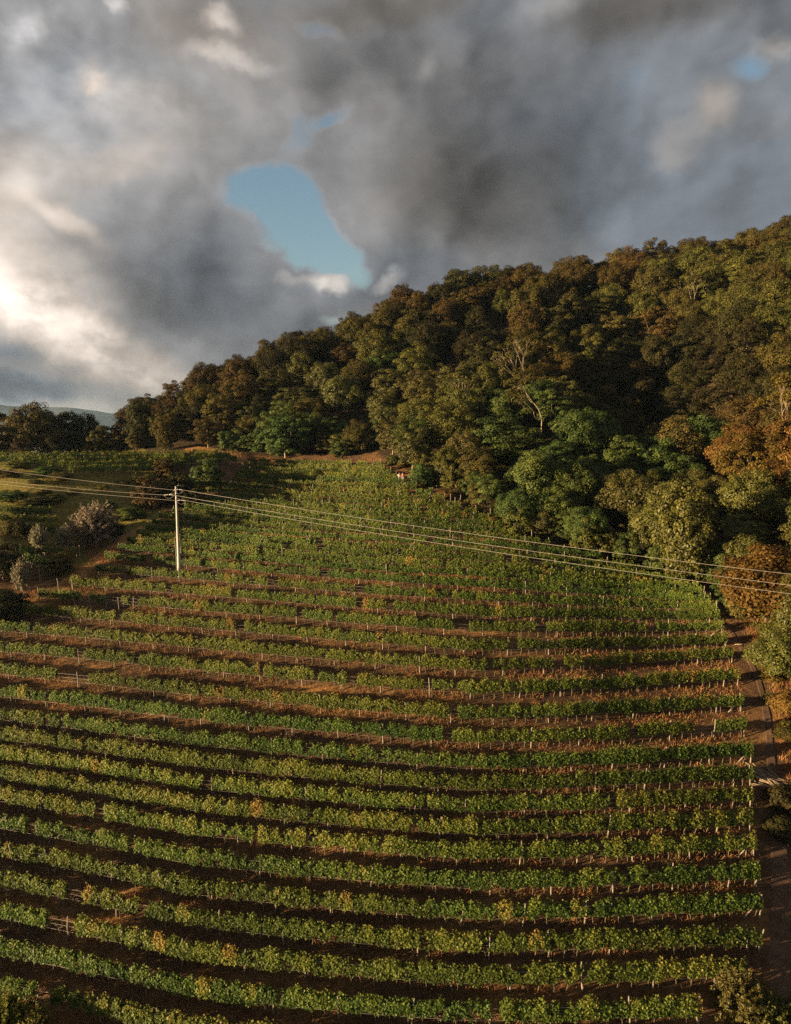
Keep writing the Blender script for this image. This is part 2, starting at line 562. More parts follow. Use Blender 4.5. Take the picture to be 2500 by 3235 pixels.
ordn = ['', 'first', 'second', 'third', 'fourth', 'fifth', 'sixth', 'seventh', 'eighth', 'ninth', 'tenth', 'eleventh', 'twelfth', 'thirteenth', 'fourteenth',
        'fifteenth', 'sixteenth', 'seventeenth', 'eighteenth', 'nineteenth', 'twentieth', 'twenty-first', 'twenty-second', 'twenty-third', 'twenty-fourth',
        'twenty-fifth', 'twenty-sixth', 'twenty-seventh', 'twenty-eighth', 'twenty-ninth', 'thirtieth']


def vine_row(P, label, group, gaps=(), lod=0, xsgap=None, seed=0, tone=.0, hgt=1.0, posts=True, brace=False, cat='vine row'):
    """P: ground line. Foliage split at the gaps; posts, stems and wires are parts."""
    r = np.random.default_rng(1000 + seed)
    Q, s = resample(P, .3)
    Q = smooth(Q, 7)
    Q[:, 2] = gz(Q[:, 0], Q[:, 1])
    L = s[-1]
    if L < 2:
        return None
    mid = Q[len(Q) // 2].copy()
    slim_ = 1.0 if hgt > .95 else .6
    root = thing('vine_row', mid, label, cat, group)
    T = unit(np.gradient(Q, axis=0))
    Lat = unit(np.cross(T, [0, 0, 1.0]))
    px, _ = project(Q)
    gapmask = np.zeros(len(Q), bool)
    for a, b in gaps:
        gapmask |= (px > a) & (px < b)
    ng = r.poisson(L / (55 if lod == 0 else 34))
    for _ in range(ng):
        g0 = r.uniform(0, L)
        gapmask |= (s > g0) & (s < g0 + r.uniform(.7, 1.7))
    gapmask[-1] |= False
    # stretches of foliage
    runs, st = [], None
    for i, g in enumerate(gapmask):
        if not g and st is None:
            st = i
        if (g or i == len(Q) - 1) and st is not None:
            if s[i] - s[st] > .8:
                runs.append((s[st], s[i]))
            st = None
    dens, size = ((640, .155), (300, .20), (220, .23))[lod]
    at = lambda ss: np.stack([np.interp(ss, s, Q[:, k]) for k in range(3)], 1)
    lat_at = lambda ss: unit(np.stack([np.interp(ss, s, Lat[:, k]) for k in range(3)], 1))
    for a, b in runs:
        m_ = int((b - a) * dens)
        ss = r.uniform(a - .15, b + .15, m_)
        v = ss / 1.05
        vi = np.floor(v).astype(int)
        lump = np.abs((v - vi) - .5) * 2                       # 0 mid-vine, 1 between vines
        vig = hsh(vi, seed * 13 + 1)                            # vigour of each vine
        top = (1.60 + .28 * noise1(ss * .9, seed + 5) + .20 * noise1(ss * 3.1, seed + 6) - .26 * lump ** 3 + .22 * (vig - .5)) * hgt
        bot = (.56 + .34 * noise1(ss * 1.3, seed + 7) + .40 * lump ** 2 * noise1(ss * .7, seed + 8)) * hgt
        spike = r.random(m_) < .035
        z = bot + (top - bot) * r.beta(1.15, 1.05, m_)
        z = np.where(spike, top + r.uniform(0, .32, m_), z)
        side = np.where(r.random(m_) < .5, -1, 1)
        wid = slim_ * (.21 + .13 * noise1(ss * 1.6, seed + 9) + .07 * vig) * np.where(spike, .4, 1) * (1 - .35 * np.clip((z - bot) / (top - bot + .01), 0, 1))
        lat = side * wid * r.beta(2.2, 1.0, m_)
        pp = np.stack([ss * 2.3, z * 2.3, lat * 2.0 + 11], 1)
        keep = noise3(pp, seed + 3) + .30 * noise3(pp * 2.3, seed + 4) > .50 - .14 * vig
        keep &= ~((noise1(ss * .55, seed + 21) > .80) & (r.random(m_) < .5))
        ss, z, lat, side, vig, spike = (q[keep] for q in (ss, z, lat, side, vig, spike))
        m_ = len(ss)
        base = at(ss)
        La = lat_at(ss)
        pos = base - mid + La * lat[:, None] + np.array([0, 0, 1.0]) * z[:, None] + r.normal(0, .03, (m_, 3))
        nr = La * (side * r.uniform(.3, 1.1, m_))[:, None] + np.array([0, 0, 1.0]) * r.uniform(.0, .8, m_)[:, None] + r.normal(0, .36, (m_, 3))
        sz = size * r.uniform(.6, 1.3, m_) * np.where(spike, .75, 1)
        tint = np.clip(.44 + tone + .30 * (noise1(ss * .12, seed + 31) - .5) + .28 * (vig - .5) + r.normal(0, .13, m_) + .12 * spike + .30 * np.clip((z - 1.15), -.5, .6), 0, .93)  # lighter young tops; row shade also put into the height tint
        sick = (hsh(np.floor(ss / 1.05).astype(int), seed * 5 + 77) > .962)
        tint = np.where(sick, np.clip(tint + .38, 0, 1), tint)
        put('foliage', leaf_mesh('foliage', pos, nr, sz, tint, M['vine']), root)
    # posts
    if posts:
        sp = np.arange(r.uniform(.2, 1.2), L, 4.6 if lod == 0 else 5.6)
        sp = np.clip(sp + r.normal(0, .25, len(sp)), 0.1, L - .1)
        sp = np.concatenate([sp, [L - .02]])
        for p in at(sp):
            put('post', POSTS[r.integers(6)], root, p - mid + np.array([0, 0, 0]), (r.normal(0, .05), r.normal(0, .06), r.uniform(0, 6.28)), (1, 1, r.uniform(.9, 1.1) * (hgt if hgt > 1 else 1)))
        if brace:
            e, tdir = Q[-1], T[-1]
            put('brace', BRACES[0], root, e - mid + np.array([-tdir[0] * 1.35, -tdir[1] * 1.35, float(gz(e[0] - 1.35 * tdir[0], e[1] - 1.35 * tdir[1])) - e[2] - .05]),
                (0, 0, math.atan2(tdir[1], tdir[0])))
    if lod == 0:
        sv = np.arange(.5, L, max(1.05, L / 95))
        sv = sv + r.normal(0, .1, len(sv))
        for p, q in zip(at(sv), sv):
            put('stem', STEMS[r.integers(7)], root, p - mid, (r.normal(0, .06), r.normal(0, .06), math.atan2(*T[min(int(q / L * len(T)), len(T) - 1)][1::-1])), (1, 1, r.uniform(.9, 1.15)))
    if lod <= 1 and posts:
        for hz in ((.62, 1.05, 1.45) if lod == 0 else (.75, 1.3)):
            put('wire', MB().add(*tube_geo(Q[::3] - mid + [0, 0, hz], .009 if lod == 0 else .011, 3)).mesh('wire', M['wire']), root)
    return root


rows_world = []
xs = np.arange(-260, 2500, 10.0)
for i, yk in enumerate(ROWY):
    ys = yk + offset(xs, yk)
    ok = inpoly(xs, ys, VINEYARD)
    if ok.sum() < 6:
        continue
    i0, i1 = np.argmax(ok), len(ok) - np.argmax(ok[::-1])
    P = ground_at(xs[i0:i1], ys[i0:i1])
    P = P[~np.isnan(P[:, 0])]
    jump = np.where(np.abs(np.diff(P[:, 1])) > 4)[0]            # keep the near stretch if a sight line jumps
    if len(jump):
        P = P[:jump[0] + 1] if jump[0] > len(P) / 2 else P[jump[-1] + 1:]
    rows_world.append((yk, P))
NR = len(rows_world)
print('rows', NR, [round(y) for y, _ in rows_world])
FEAT = {3138: 'with a wire-only gap near its uphill end', 3033: 'broken twice by bare wires', 2139: 'with two short openings', 2292: 'with a long bare stretch of wires',
        2014: 'broken by several open gaps', 2590: 'with two narrow openings', 2370: 'stopping short of its last post', 2931: 'with one narrow opening mid-row',
        2834: 'with a bare wire gap near one end'}
for i, (yk, P) in enumerate(rows_world):
    lod = 0 if i < 21 else (1 if i < 30 else 2)
    tone = {2662: .12, 2590: .16, 2739: .2, 2520: .06, 2834: -.04, 2931: -.04, 3033: -.03, 3138: -.02}.get(yk, .04 if lod else .02)
    rank = (f'{ordn[i + 1]} up from the lowest' if i < 24 else f'{ordn[NR - i]} below the top edge')
    lab = {0: 'leafy grapevine row'}.get(0)
    desc = FEAT.get(yk, 'on thin wooden posts' if lod == 0 else 'packed tight on the upper slope')
    lab = f'green vine row {desc}, {rank}'
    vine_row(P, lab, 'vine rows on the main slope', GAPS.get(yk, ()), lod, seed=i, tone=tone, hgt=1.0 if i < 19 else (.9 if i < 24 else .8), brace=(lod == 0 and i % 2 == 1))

# terrace rows and the small plot on the left
TERR = [(1505, 215, 560), (1490, 150, 700), (1478, 60, 760), (1468, -60, 740), (1460, -200, 700), (1452, -250, 640)]
for i, (y0, xa, xb) in enumerate(TERR):
    x_ = np.arange(xa, xb, 10.0)
    P = ground_at(x_, y0 - (x_ - 300) * .018)
    P = P[~np.isnan(P[:, 0])]
    j = np.where(np.abs(np.diff(P[:, 1])) > 5)[0]
    if len(j):
        P = P[:j[0] + 1]
    if len(P) > 6:
        vine_row(P, 'green vine row on the upper left terrace, ' + (['nearest the bank edge', 'second from the bank edge', 'third from the bank edge', 'fourth from the bank edge',
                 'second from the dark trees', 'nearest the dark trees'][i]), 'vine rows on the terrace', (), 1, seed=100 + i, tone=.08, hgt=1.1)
PLOT = [((130, 1762), (250, 1768)), ((75, 1790), (205, 1812)), ((-60, 1745), (120, 1772)), ((-40, 1660), (190, 1668)), ((40, 1690), (215, 1704)), ((-60, 1835), (45, 1812)), ((-40, 1632), (170, 1640))]
for i, ((xa, ya), (xb, yb)) in enumerate(PLOT):
    q = np.linspace(0, 1, 20)
    P = ground_at(xa + (xb - xa) * q, ya + (yb - ya) * q)
    P = P[~np.isnan(P[:, 0])]
    if len(P) > 5 and np.abs(np.diff(P[:, 1])).max() < 5:
        vine_row(P, 'short vine row in the small left plot, ' + ['ending at the grass strip', 'running into the crooked sapling', 'in shade below the grey bushes',
                 'between the bank and the silver shrub', 'just above the two grey bushes', 'lowest, beside the dark tree', 'highest, under the shrubby bank'][i],
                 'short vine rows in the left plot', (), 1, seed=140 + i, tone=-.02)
#PART2
# ------------------------------------------------------------------ ground sheet
gx, gy = np.arange(-148, 204, .6), np.arange(9, 338, .6)
XX, YY = np.meshgrid(gx, gy)
ZZ = gz(XX, YY) + (noise2(XX * 1.4, YY * 1.4, 9) - .5) * .10
edge = np.minimum.reduce([XX - gx[0], gx[-1] - XX, YY - gy[0], gy[-1] - YY])
ZZ = np.where(edge < .3, -95, ZZ)
V = np.stack([XX, YY, ZZ], -1).reshape(-1, 3)
ny, nx = XX.shape
i, j = np.meshgrid(np.arange(ny - 1), np.arange(nx - 1), indexing='ij')
Fq = np.stack([i * nx + j, i * nx + j + 1, (i + 1) * nx + j + 1, (i + 1) * nx + j], -1).reshape(-1, 4)
gme = mesh_from('ground', V, Fq, M['ground'], None, True)
pu, pv = project(V)
inv = inpoly(pu, pv, VINEYARD)


def blob(xs, ys, rx, ry):
    return np.exp(-(((pu - xs) / rx) ** 2 + ((pv - ys) / ry) ** 2) * 2)


FOREST_EDGE = [(300, 1425), (480, 1432), (640, 1425), (800, 1440), (950, 1436), (1190, 1430), (1290, 1490), (1350, 1525), (1430, 1570), (1530, 1620), (1680, 1700),
               (1850, 1752), (2080, 1800), (2210, 1845), (2310, 1925), (2370, 1990), (2420, 2080), (2470, 2200), (2520, 2320), (2600, 2450)]
fe = ground_at([p[0] for p in FOREST_EDGE], [p[1] for p in FOREST_EDGE])
fe = [(float(a), float(b)) for a, b, c in fe if a == a]
FOREST = fe + [(75, 30), (203, 20), (203, 337), (-60, 337), (-90, 260), (-75, 195)]
inf = inpoly(V[:, 0], V[:, 1], FOREST)
straw = np.zeros(len(V))  # straw cover; some patches paint sun falling through the row gaps
for a in [(240, 2680, 120, 30), (430, 2830, 120, 30), (80, 2850, 130, 40), (330, 2920, 120, 40), (600, 2860, 60, 25), (370, 3050, 90, 30), (160, 2140, 110, 45), (290, 2110, 70, 20),
          (330, 1800, 80, 60), (130, 1890, 110, 40), (700, 1430, 130, 35), (1250, 2240, 500, 22), (1000, 2180, 300, 18), (1500, 2000, 200, 25), (1290, 1480, 40, 20), (800, 1690, 300, 12),
          (2230, 2340, 70, 20), (2300, 2400, 90, 25), (1350, 2950, 200, 16), (500, 2600, 160, 20), (2460, 2080, 40, 90), (2470, 2250, 40, 60)]:
    straw = np.maximum(straw, blob(*a))
green = np.maximum.reduce([blob(250, 1780, 170, 45) * (pu + (pv - 1780) * 1.6 > 60), blob(60, 1900, 90, 60) * 0 + 0 * pu, np.where((pv < 1720) & (pu < 520) & (V[:, 1] > 95), .85, 0)])
near = V[:, 1] < 175
green = np.where(near, green, 0) * (~inv)
for nm, arr in (('straw', straw), ('green', green), ('litter', inf * .9)):
    a = gme.attributes.new(nm, 'FLOAT', 'POINT')
    a.data.foreach_set('value', np.asarray(arr, np.float32))
g = put('ground', gme)
tag(g, 'dry brown earth and straw of the vineyard slope', None, None, 'structure')

# far plain and mountains
me = MB()
a = np.linspace(0, 2 * math.pi, 97)
me.add(np.concatenate([[(0, 0, -96)], np.stack([6600 * np.cos(a[:-1]), 6600 * np.sin(a[:-1]), 0 * a[:-1] - 96], 1)]), np.stack([np.zeros(96, int), np.arange(1, 97), np.r_[2:97, 1]], 1))
tag(put('valley_floor', me.mesh('valley_floor', M['plain'])), 'flat hazy valley far below the hill', None, None, 'structure')
az = np.radians(np.linspace(-75, 40, 240))
rad = np.linspace(4300, 6300, 14)
AZ, RD = np.meshgrid(az, rad)
k = np.sin(np.linspace(0, math.pi, 14))[:, None] ** .8
adeg = np.degrees(AZ)
H = (50 + 80 * np.exp(-((adeg + 31) / 4.5) ** 2) + 40 * np.exp(-((adeg + 24.5) / 3.0) ** 2) + 90 * np.exp(-((adeg + 50) / 10) ** 2)) * (.85 + .3 * noise2(AZ * 14, RD / 900, 61)) + 14 * noise2(AZ * 50, RD / 300, 62)
Vm = np.stack([np.sin(AZ) * RD, np.cos(AZ) * RD, -96.5 + k * (H + 95)], -1).reshape(-1, 3)
i, j = np.meshgrid(np.arange(13), np.arange(239), indexing='ij')
tag(put('mountain', mesh_from('mountain', Vm, np.stack([i * 240 + j, i * 240 + j + 1, (i + 1) * 240 + j + 1, (i + 1) * 240 + j], -1).reshape(-1, 4), M['mountain'], None, True)),
    'blue hazy mountain ridge on the far horizon', None, None, 'structure')


def drape(name, pts, widths, mat, label, lift=.05, step=.5, nw=11, seed=0):
    P = ground_at([p[0] for p in pts], [p[1] for p in pts])
    P, s = resample(P[~np.isnan(P[:, 0])], step)
    P = smooth(P, 15)
    W = np.interp(np.linspace(0, 1, len(P)), np.linspace(0, 1, len(widths)), widths)
    T = unit(np.gradient(P[:, :2], axis=0))
    Nn = np.stack([T[:, 1], -T[:, 0]], 1)
    tt = np.linspace(-1, 1, nw)
    wl = W * (.7 + .6 * noise1(s * .45, seed)) / 2
    Q = P[:, None, :2] + Nn[:, None] * (tt[None, :, None] * wl[:, None, None])
    z = gz(Q[..., 0], Q[..., 1]) + lift + (noise2(Q[..., 0] * 1.4, Q[..., 1] * 1.4, 9) - .5) * .10
    z -= np.where(np.abs(tt) > .99, .22, 0)[None]
    V = np.concatenate([Q, z[..., None]], -1).reshape(-1, 3)
    i, j = np.meshgrid(np.arange(len(P) - 1), np.arange(nw - 1), indexing='ij')
    q = np.stack([i * nw + j, i * nw + j + 1, (i + 1) * nw + j + 1, (i + 1) * nw + j], -1).reshape(-1, 4)
    return tag(put(name, mesh_from(name, V, q, mat, None, True)), label, None, None, 'structure')


drape('dirt_path', [(2500, 3600), (2482, 3235), (2482, 2950), (2472, 2750), (2452, 2550), (2437, 2400), (2425, 2250), (2400, 2150), (2358, 2060), (2310, 2000), (2268, 1940), (2235, 1910)],
      [3.0, 2.6, 2.0, 1.6, 1.2, .9, .8, .8, .8, .7, .6, .5], M['path'], 'bare brown earth path beside the vine rows', seed=3)
drape('dirt_track', [(60, 1945), (150, 1890), (250, 1820), (330, 1745), (400, 1695), (470, 1660)], [3.2, 3.6, 3.6, 3.2, 2.6, 2], M['earth'], 'orange earth track at the rising end of the rows', .05, seed=4)

drape('earth_bank', [(590, 1415), (640, 1424), (690, 1436), (740, 1448), (790, 1466), (815, 1482)], [3, 6, 8, 8, 6, 3], M['earth'], 'bare orange earth bank at the top of the vineyard', .08, seed=8)

# ------------------------------------------------------------------ dry grass between the rows (uncountable)
blades = []


def tufts(P, hgt, nb, tint, spread=.22):
    m_ = len(P)
    B = np.repeat(P, nb, 0) + np.concatenate([rng.normal(0, spread, (m_ * nb, 2)), np.zeros((m_ * nb, 1))], 1)
    h = np.repeat(hgt * np.ones(m_), nb) * rng.uniform(.5, 1.2, m_ * nb)
    lean = np.concatenate([rng.normal(0, .55, (m_ * nb, 2)), np.ones((m_ * nb, 1))], 1)
    tip = B + unit(lean) * h[:, None]
    sd = unit(np.cross(unit(lean), rng.normal(size=(m_ * nb, 3)))) * (.02 + .014 * rng.random((m_ * nb, 1)))
    V = np.stack([B - sd, B + sd, tip], 1).reshape(-1, 3)
    blades.append((V, np.clip(np.repeat(tint, nb) + rng.normal(0, .1, m_ * nb), 0, 1)))


cand = np.stack([rng.uniform(-66, 62, 240000), rng.uniform(36, 162, 240000)], 1)
zc = gz(cand[:, 0], cand[:, 1])
u_, v_ = project(np.stack([cand[:, 0], cand[:, 1], zc], 1))
nz = noise2(cand[:, 0] * .22, cand[:, 1] * .22, 70) + .4 * noise2(cand[:, 0] * .9, cand[:, 1] * .9, 71)
sv = np.zeros(len(cand))  # same patches for the tufts, part straw, part painted sunlight
pu0, pv0 = pu, pv
pu, pv = u_, v_
for a in [(240, 2680, 120, 30), (430, 2830, 120, 30), (80, 2850, 130, 40), (330, 2920, 120, 40), (600, 2860, 60, 25), (370, 3050, 90, 30), (160, 2140, 110, 45), (1250, 2240, 500, 22),
          (2230, 2340, 70, 20), (2300, 2400, 90, 25), (330, 1800, 80, 60), (130, 1890, 110, 40)]:
    sv = np.maximum(sv, blob(*a))
greenc = np.where((u_ < 480) & (v_ < 1930) & (v_ > 1440) & ~inpoly(u_, v_, VINEYARD), blob(250, 1780, 190, 60) + (v_ < 1700) * .8, 0)
pu, pv = pu0, pv0
inside = inpoly(u_, v_, VINEYARD) | (greenc > .3) | ((u_ < 500) & (v_ > 1750) & (v_ < 1960))
track = np.zeros(len(cand))
pu0, pv0 = pu, pv
pu, pv = u_, v_
for a in [(130, 1905, 110, 45), (240, 1825, 90, 45), (330, 1745, 80, 40), (640, 1428, 70, 18), (720, 1444, 90, 22), (790, 1468, 50, 18)]:
    track = np.maximum(track, blob(*a))
pu, pv = pu0, pv0
inside |= track > .25
bank = (v_ > 1930) & (u_ > np.interp(v_, [1930, 2060, 2150, 2250, 2400, 2550, 2600], [2310, 2400, 2435, 2455, 2470, 2490, 2600]))
inside |= bank
onpath = (u_ > 2395) & (v_ > 2250) & ~bank
kp = inside & ~onpath & (u_ > -250) & (u_ < 2560) & (rng.random(len(cand)) < np.clip((nz - .42) * 1.3 + sv * .9 + greenc + bank * .8 + track * 1.2, .10, 1) * np.clip(np.clip(1.5 - cand[:, 1] / 110, .25, 1) + track, 0, 1))
Pk = np.stack([cand[kp, 0], cand[kp, 1], zc[kp] - .03], 1)
gk = greenc[kp]
tufts(Pk, .22 + .22 * rng.random(len(Pk)) + .12 * sv[kp] + .35 * bank[kp], 7, np.where((gk > .3) & (track[kp] < .3), .95, np.where(hsh(np.arange(len(Pk)), 5) < .16, .97, np.clip(.1 + .5 * nz[kp] + .3 * np.maximum(sv, track * 1.3)[kp], 0, .8))))
print('tufts', len(Pk))
V = np.concatenate([b[0] for b in blades])
o = put('dry_grass', mesh_from('dry_grass', V, np.arange(len(V)).reshape(-1, 3), M['drygrass'], np.concatenate([b[1] for b in blades])))
tag(o, 'dry straw grass growing between the vine rows', None, None, 'stuff')

# ------------------------------------------------------------------ trees and shrubs


def crown_geo(seed, R, H, zc, ncl, cr, nleaf, leaf, flat=.65, layered=False, zmin=-.55, droop=0.0):
    r = np.random.default_rng(seed)
    cc = []
    tries = 0
    while len(cc) < ncl and tries < 6000:
        tries += 1
        d = unit(r.normal(size=3))
        if d[2] < zmin:
            continue
        k = r.uniform(.38, 1.0) ** .7
        lump = .78 + .44 * noise3(np.array([[d[0] * 1.6 + 9, d[1] * 1.6 + 5, d[2] * 1.6 + 7]]), seed)[0]
        c = d * [R, R, H] * k * lump
        if layered:
            c[2] = (np.round(c[2] / 1.25) + r.normal(0, .12)) * 1.25
        if all(np.sum(((c - q) / [1, 1, flat]) ** 2) > (cr * .72) ** 2 for q in cc):
            cc.append(c)
    cc = np.array(cc)
    P, N, T = [], [], []
    for c in cc:
        s = cr * r.uniform(.65, 1.25)
        m_ = int(nleaf * s / cr)
        d = unit(r.normal(size=(m_, 3)))
        d[:, 2] = np.where((d[:, 2] < -.25) & (r.random(m_) < .45), -d[:, 2], d[:, 2])
        rad = r.uniform(0.25, 1, m_) ** .45
        p = d * rad[:, None] * np.array([s, s, s * flat])
        p *= (.75 + .5 * noise3(d * 2.2 + c, seed + 5))[:, None]
        if droop:
            p[:, 2] -= droop * (np.hypot(p[:, 0], p[:, 1]) / s) ** 2 * s
        P.append(c + p)
        out = unit(c / [R, R, H])
        N.append(d * .7 + out * .35 + [0, 0, .45] + r.normal(0, .4, (m_, 3)))
        T.append(np.clip(.45 + .22 * r.normal() * .6 + r.normal(0, .17, m_), 0, 1))
    P = np.concatenate(P)
    P[:, 2] += zc
    cc = cc + [0, 0, zc]
    return P, np.concatenate(N), np.concatenate(T), leaf * r.uniform(.65, 1.3, len(P)), cc


def trunk_geo(seed, zc, cc, r0=.2, nl=9, lean=.5):
    r = np.random.default_rng(seed + 500)
    mb = MB()
    top = np.array([r.normal(0, lean), r.normal(0, lean), zc])
    q = np.linspace(0, 1, 8)[:, None]
    ax = np.array([0, 0, -.6]) * (1 - q) + (top + [0, 0, .6]) * q + np.sin(q * 3 + r.random() * 3) * q * (1 - q) * r.normal(0, .7, 3) * [1, 1, 0]
    mb.tube(ax, r0 * (1 - .65 * q[:, 0]), 7)
    for c in cc[r.permutation(len(cc))[:nl]]:
        k = r.uniform(.35, .95)
        b = np.array([np.interp(k, q[:, 0], ax[:, m_]) for m_ in range(3)])
        qq = np.linspace(0, 1, 6)[:, None]
        lim = b + (c - b) * qq + np.array([0, 0, -.35]) * np.sin(qq * math.pi) * np.linalg.norm(c - b) * .3 + np.sin(qq * 7 + r.random() * 6) * r.normal(0, .1, 3)
        mb.tube(lim, r0 * .42 * (1 - .8 * qq[:, 0]), 5)
    return mb


CROWNS = {}


def spray_geo(seed, R, H, zc, ncl, leaf):
    """a bush of upright arching shoots, leaves along each shoot"""
    r = np.random.default_rng(seed)
    P, N, T, cc = [], [], [], []
    for k in range(ncl):
        d = unit(r.normal(size=3) * [1, 1, .8] + [0, 0, .55])
        L = r.uniform(.75, 1.15)
        e = d * [R, R, H * 1.15] * L * (.75 + .5 * noise3(d[None] * 1.7 + 20, seed)[0])
        b0 = e * r.uniform(.25, .5)
        q = r.uniform(0, 1, 42)[:, None]
        up = np.array([0, 0, .35 * R * .3])
        p = b0 + (e - b0) * q + up * q ** 2 + r.normal(0, .075 * R / 1.9 * (1.3 - .8 * q), (42, 3))
        P.append(p)
        N.append(r.normal(0, 1, (42, 3)) + d * .4 + [0, 0, .3])
        T.append(np.clip(.35 + .3 * q[:, 0] + .15 * r.normal() + r.normal(0, .15, 42), 0, 1))
        cc.append(e)
    P = np.concatenate(P)
    P[:, 2] = np.maximum(P[:, 2] + zc, .05)
    return P, np.concatenate(N), np.concatenate(T), leaf * r.uniform(.6, 1.3, len(P)), np.array(cc) + [0, 0, zc]


def variant(kind, seed, mat, bark='bark', **kw):
    if kind == 'spray':
        P, N, T, S, cc = spray_geo(seed, **kw)
        return leaf_mesh('crown', P, N, S, T, M[mat], .2), trunk_geo(seed, kw['zc'], cc, .07, 16, .15).mesh('trunk', M[bark], True)
    P, N, T, S, cc = crown_geo(seed, **kw)
    return leaf_mesh('crown', P, N, S, T, M[mat]), trunk_geo(seed, kw['zc'], cc).mesh('trunk', M[bark], True)


SPEC = {
    'round': dict(R=5.2, H=4.5, zc=5.4, ncl=105, cr=1.3, nleaf=230, leaf=.28, flat=.85, zmin=-.8),
    'locust': dict(R=5.0, H=4.5, zc=5.8, ncl=78, cr=1.4, nleaf=230, leaf=.28, flat=.42, layered=True, droop=.25, zmin=-.9),
    'slim': dict(R=3.4, H=5.4, zc=6.2, ncl=82, cr=1.1, nleaf=200, leaf=.28, flat=.9, zmin=-.95),
    'shrub': dict(R=1.9, H=1.5, zc=1.3, ncl=30, cr=.75, nleaf=190, leaf=.22, flat=.75, zmin=-.7),
    'low': dict(R=2.8, H=2.7, zc=2.5, ncl=52, cr=.95, nleaf=200, leaf=.27, flat=.5, layered=True, droop=.2, zmin=-.9),
    'spray': dict(R=1.9, H=1.9, zc=1.1, ncl=210, leaf=.24),
}
VAR = {}


def get_var(shape, mat, k):
    key = (shape, mat, k)
    if key not in VAR:
        VAR[key] = variant(shape, hash((shape, k)) % 100 if False else {'round': 10, 'locust': 20, 'slim': 30, 'shrub': 40, 'low': 50, 'spray': 60}[shape] + k, mat,
                           'palebark' if shape == 'locust' and k % 2 else 'bark', **SPEC[shape])
    return VAR[key]


def plant(name, shape, mat, k, x, y, sc, label, cat, group, sz=None, z=None):
    crown, trunk = get_var(shape, mat, k)
    t = thing(name, (x, y, float(gz(x, y)) if z is None else z), label, cat, group, random.uniform(0, 6.28), (sc, sc, sz or sc))
    put('crown', crown, t)
    put('trunk', trunk, t)
    return t


# survey of single trees that stand out: photo x, y of the trunk foot, size, shape, leaf, label
SINGLE = [
    (1455 * 1.481, 1850, 1.0, 'slim', 'gold', 'tall golden green tree draped in leaves, standing at the right corner of the vineyard', 1.25),
    (1640 * 1.481, 1985, 1.05, 'round', 'russet', 'big russet brown tree overhanging the path, its lower branches sweeping down', 1.0),
    (1335 * 1.481, 930, .55, 'round', 'red', 'small red-leaved tree glowing among the brown crowns near the ridge', .6),
    (880 * 1.481, 1450, .8, 'locust', 'green', 'bright feathery green tree leaning over the top right of the vineyard', .8),
    (610 * 1.481, 1448, 1.0, 'locust', 'green', 'pale feathery green tree beside the orange earth bank', .9),
    (1060 * 1.481, 1480, 1.05, 'locust', 'green', 'wide layered bright green tree in front of the dark wood', .95),
]
used = []
NAMED = []
for (x, y, sc, shp, mt, lab, sz) in SINGLE:
    P = ground_at(x, y)[0]
    if P[0] != P[0]:
        continue
    NAMED.append((P[0], P[1], sc, shp, mt, lab, sz))
    used.append((P[0], P[1]))
for k, (x, y, sc, shp, mt, lab, sz) in enumerate(NAMED):
    plant('broadleaf_tree', shp, mt, k % 3, x, y, sc, lab, 'tree', 'trees of the wooded hill', sz)

# wood: dart throwing over the hill
pts = []
ridge_h = np.array(sorted([(a[0], a[1]) for a in ridge]))
cx = rng.uniform(-92, 200, 14000)
cy = rng.uniform(40, 300, 14000)
ok = inpoly(cx, cy, FOREST) & (cy < np.interp(cx, ridge_h[:, 0], ridge_h[:, 1]) + 14)
cz = gz(cx, cy)
u_, v_ = project(np.stack([cx, cy, cz + 6], 1))
ok &= (u_ < 2640) & (u_ > 200)
for x, y in zip(cx[ok], cy[ok]):
    dmin = 5.6 if y < 135 else (6.3 if y < 190 else 7.1)
    if all((x - a) ** 2 + (y - b) ** 2 > dmin ** 2 for a, b in pts) and all((x - a) ** 2 + (y - b) ** 2 > 22 for a, b in used):
        pts.append((x, y))
print('trees', len(pts))
info = []
for (x, y) in pts:
    z = float(gz(x, y))
    u, v = project(np.array([x, y, z + 6.5]))
    info.append([x, y, z, float(u), float(v)])
fexy = np.array(fe)
cells = {}
for it in info:
    x, y, z, u, v = it
    de = np.min(np.hypot(fexy[:, 0] - x, fexy[:, 1] - y))
    rh = float(np.interp(x, ridge_h[:, 0], ridge_h[:, 1]))
    band = 'edge' if de < 9 else ('top' if y > rh - 8 else ('low' if de < 32 else ('mid' if y < rh - 40 else 'high')))
    q = min(max(.5 + (float(noise2(x * .045, y * .045, 15)) - .5) * 1.9 + random.uniform(-.22, .22), 0), .999)
    if u > 2230 and v > 1350:
        mt = 'russet' if q < .4 else ('green' if q < .55 else 'gold')
    elif band in ('edge', 'low') and u > 850:
        mt = 'green' if q < .62 else ('olive' if q < .85 else 'gold')
    elif band in ('mid',) and u > 1200:
        mt = 'olive' if q < .5 else ('brown' if q < .7 else 'dark')
    elif u < 950:
        mt = 'brown' if q < .45 else ('dark' if q < .75 else 'olive')
    else:
        mt = 'brown' if q < .68 else ('olive' if q < .84 else 'dark')
    shp = random.choices(['round', 'locust', 'slim'], {'edge': (.25, .6, .15), 'low': (.3, .6, .1), 'mid': (.5, .4, .1)}.get(band, (.75, .17, .08)))[0]
    sc = random.uniform(.78, 1.1) * (.72 if band == 'edge' else (.9 if band == 'low' else 1.0))
    it += [band, mt, shp, sc]
    land = ('left of pole top' if u < 480 else 'between pole and orange bank' if u < 800 else 'above top vine rows' if u < 1180 else 'around the walkers' if u < 1450 else
            'around the pale-limbed tree' if u < 1900 else 'above golden corner tree' if u < 2230 else 'near russet tree')
    cells.setdefault((band, land), []).append(it)
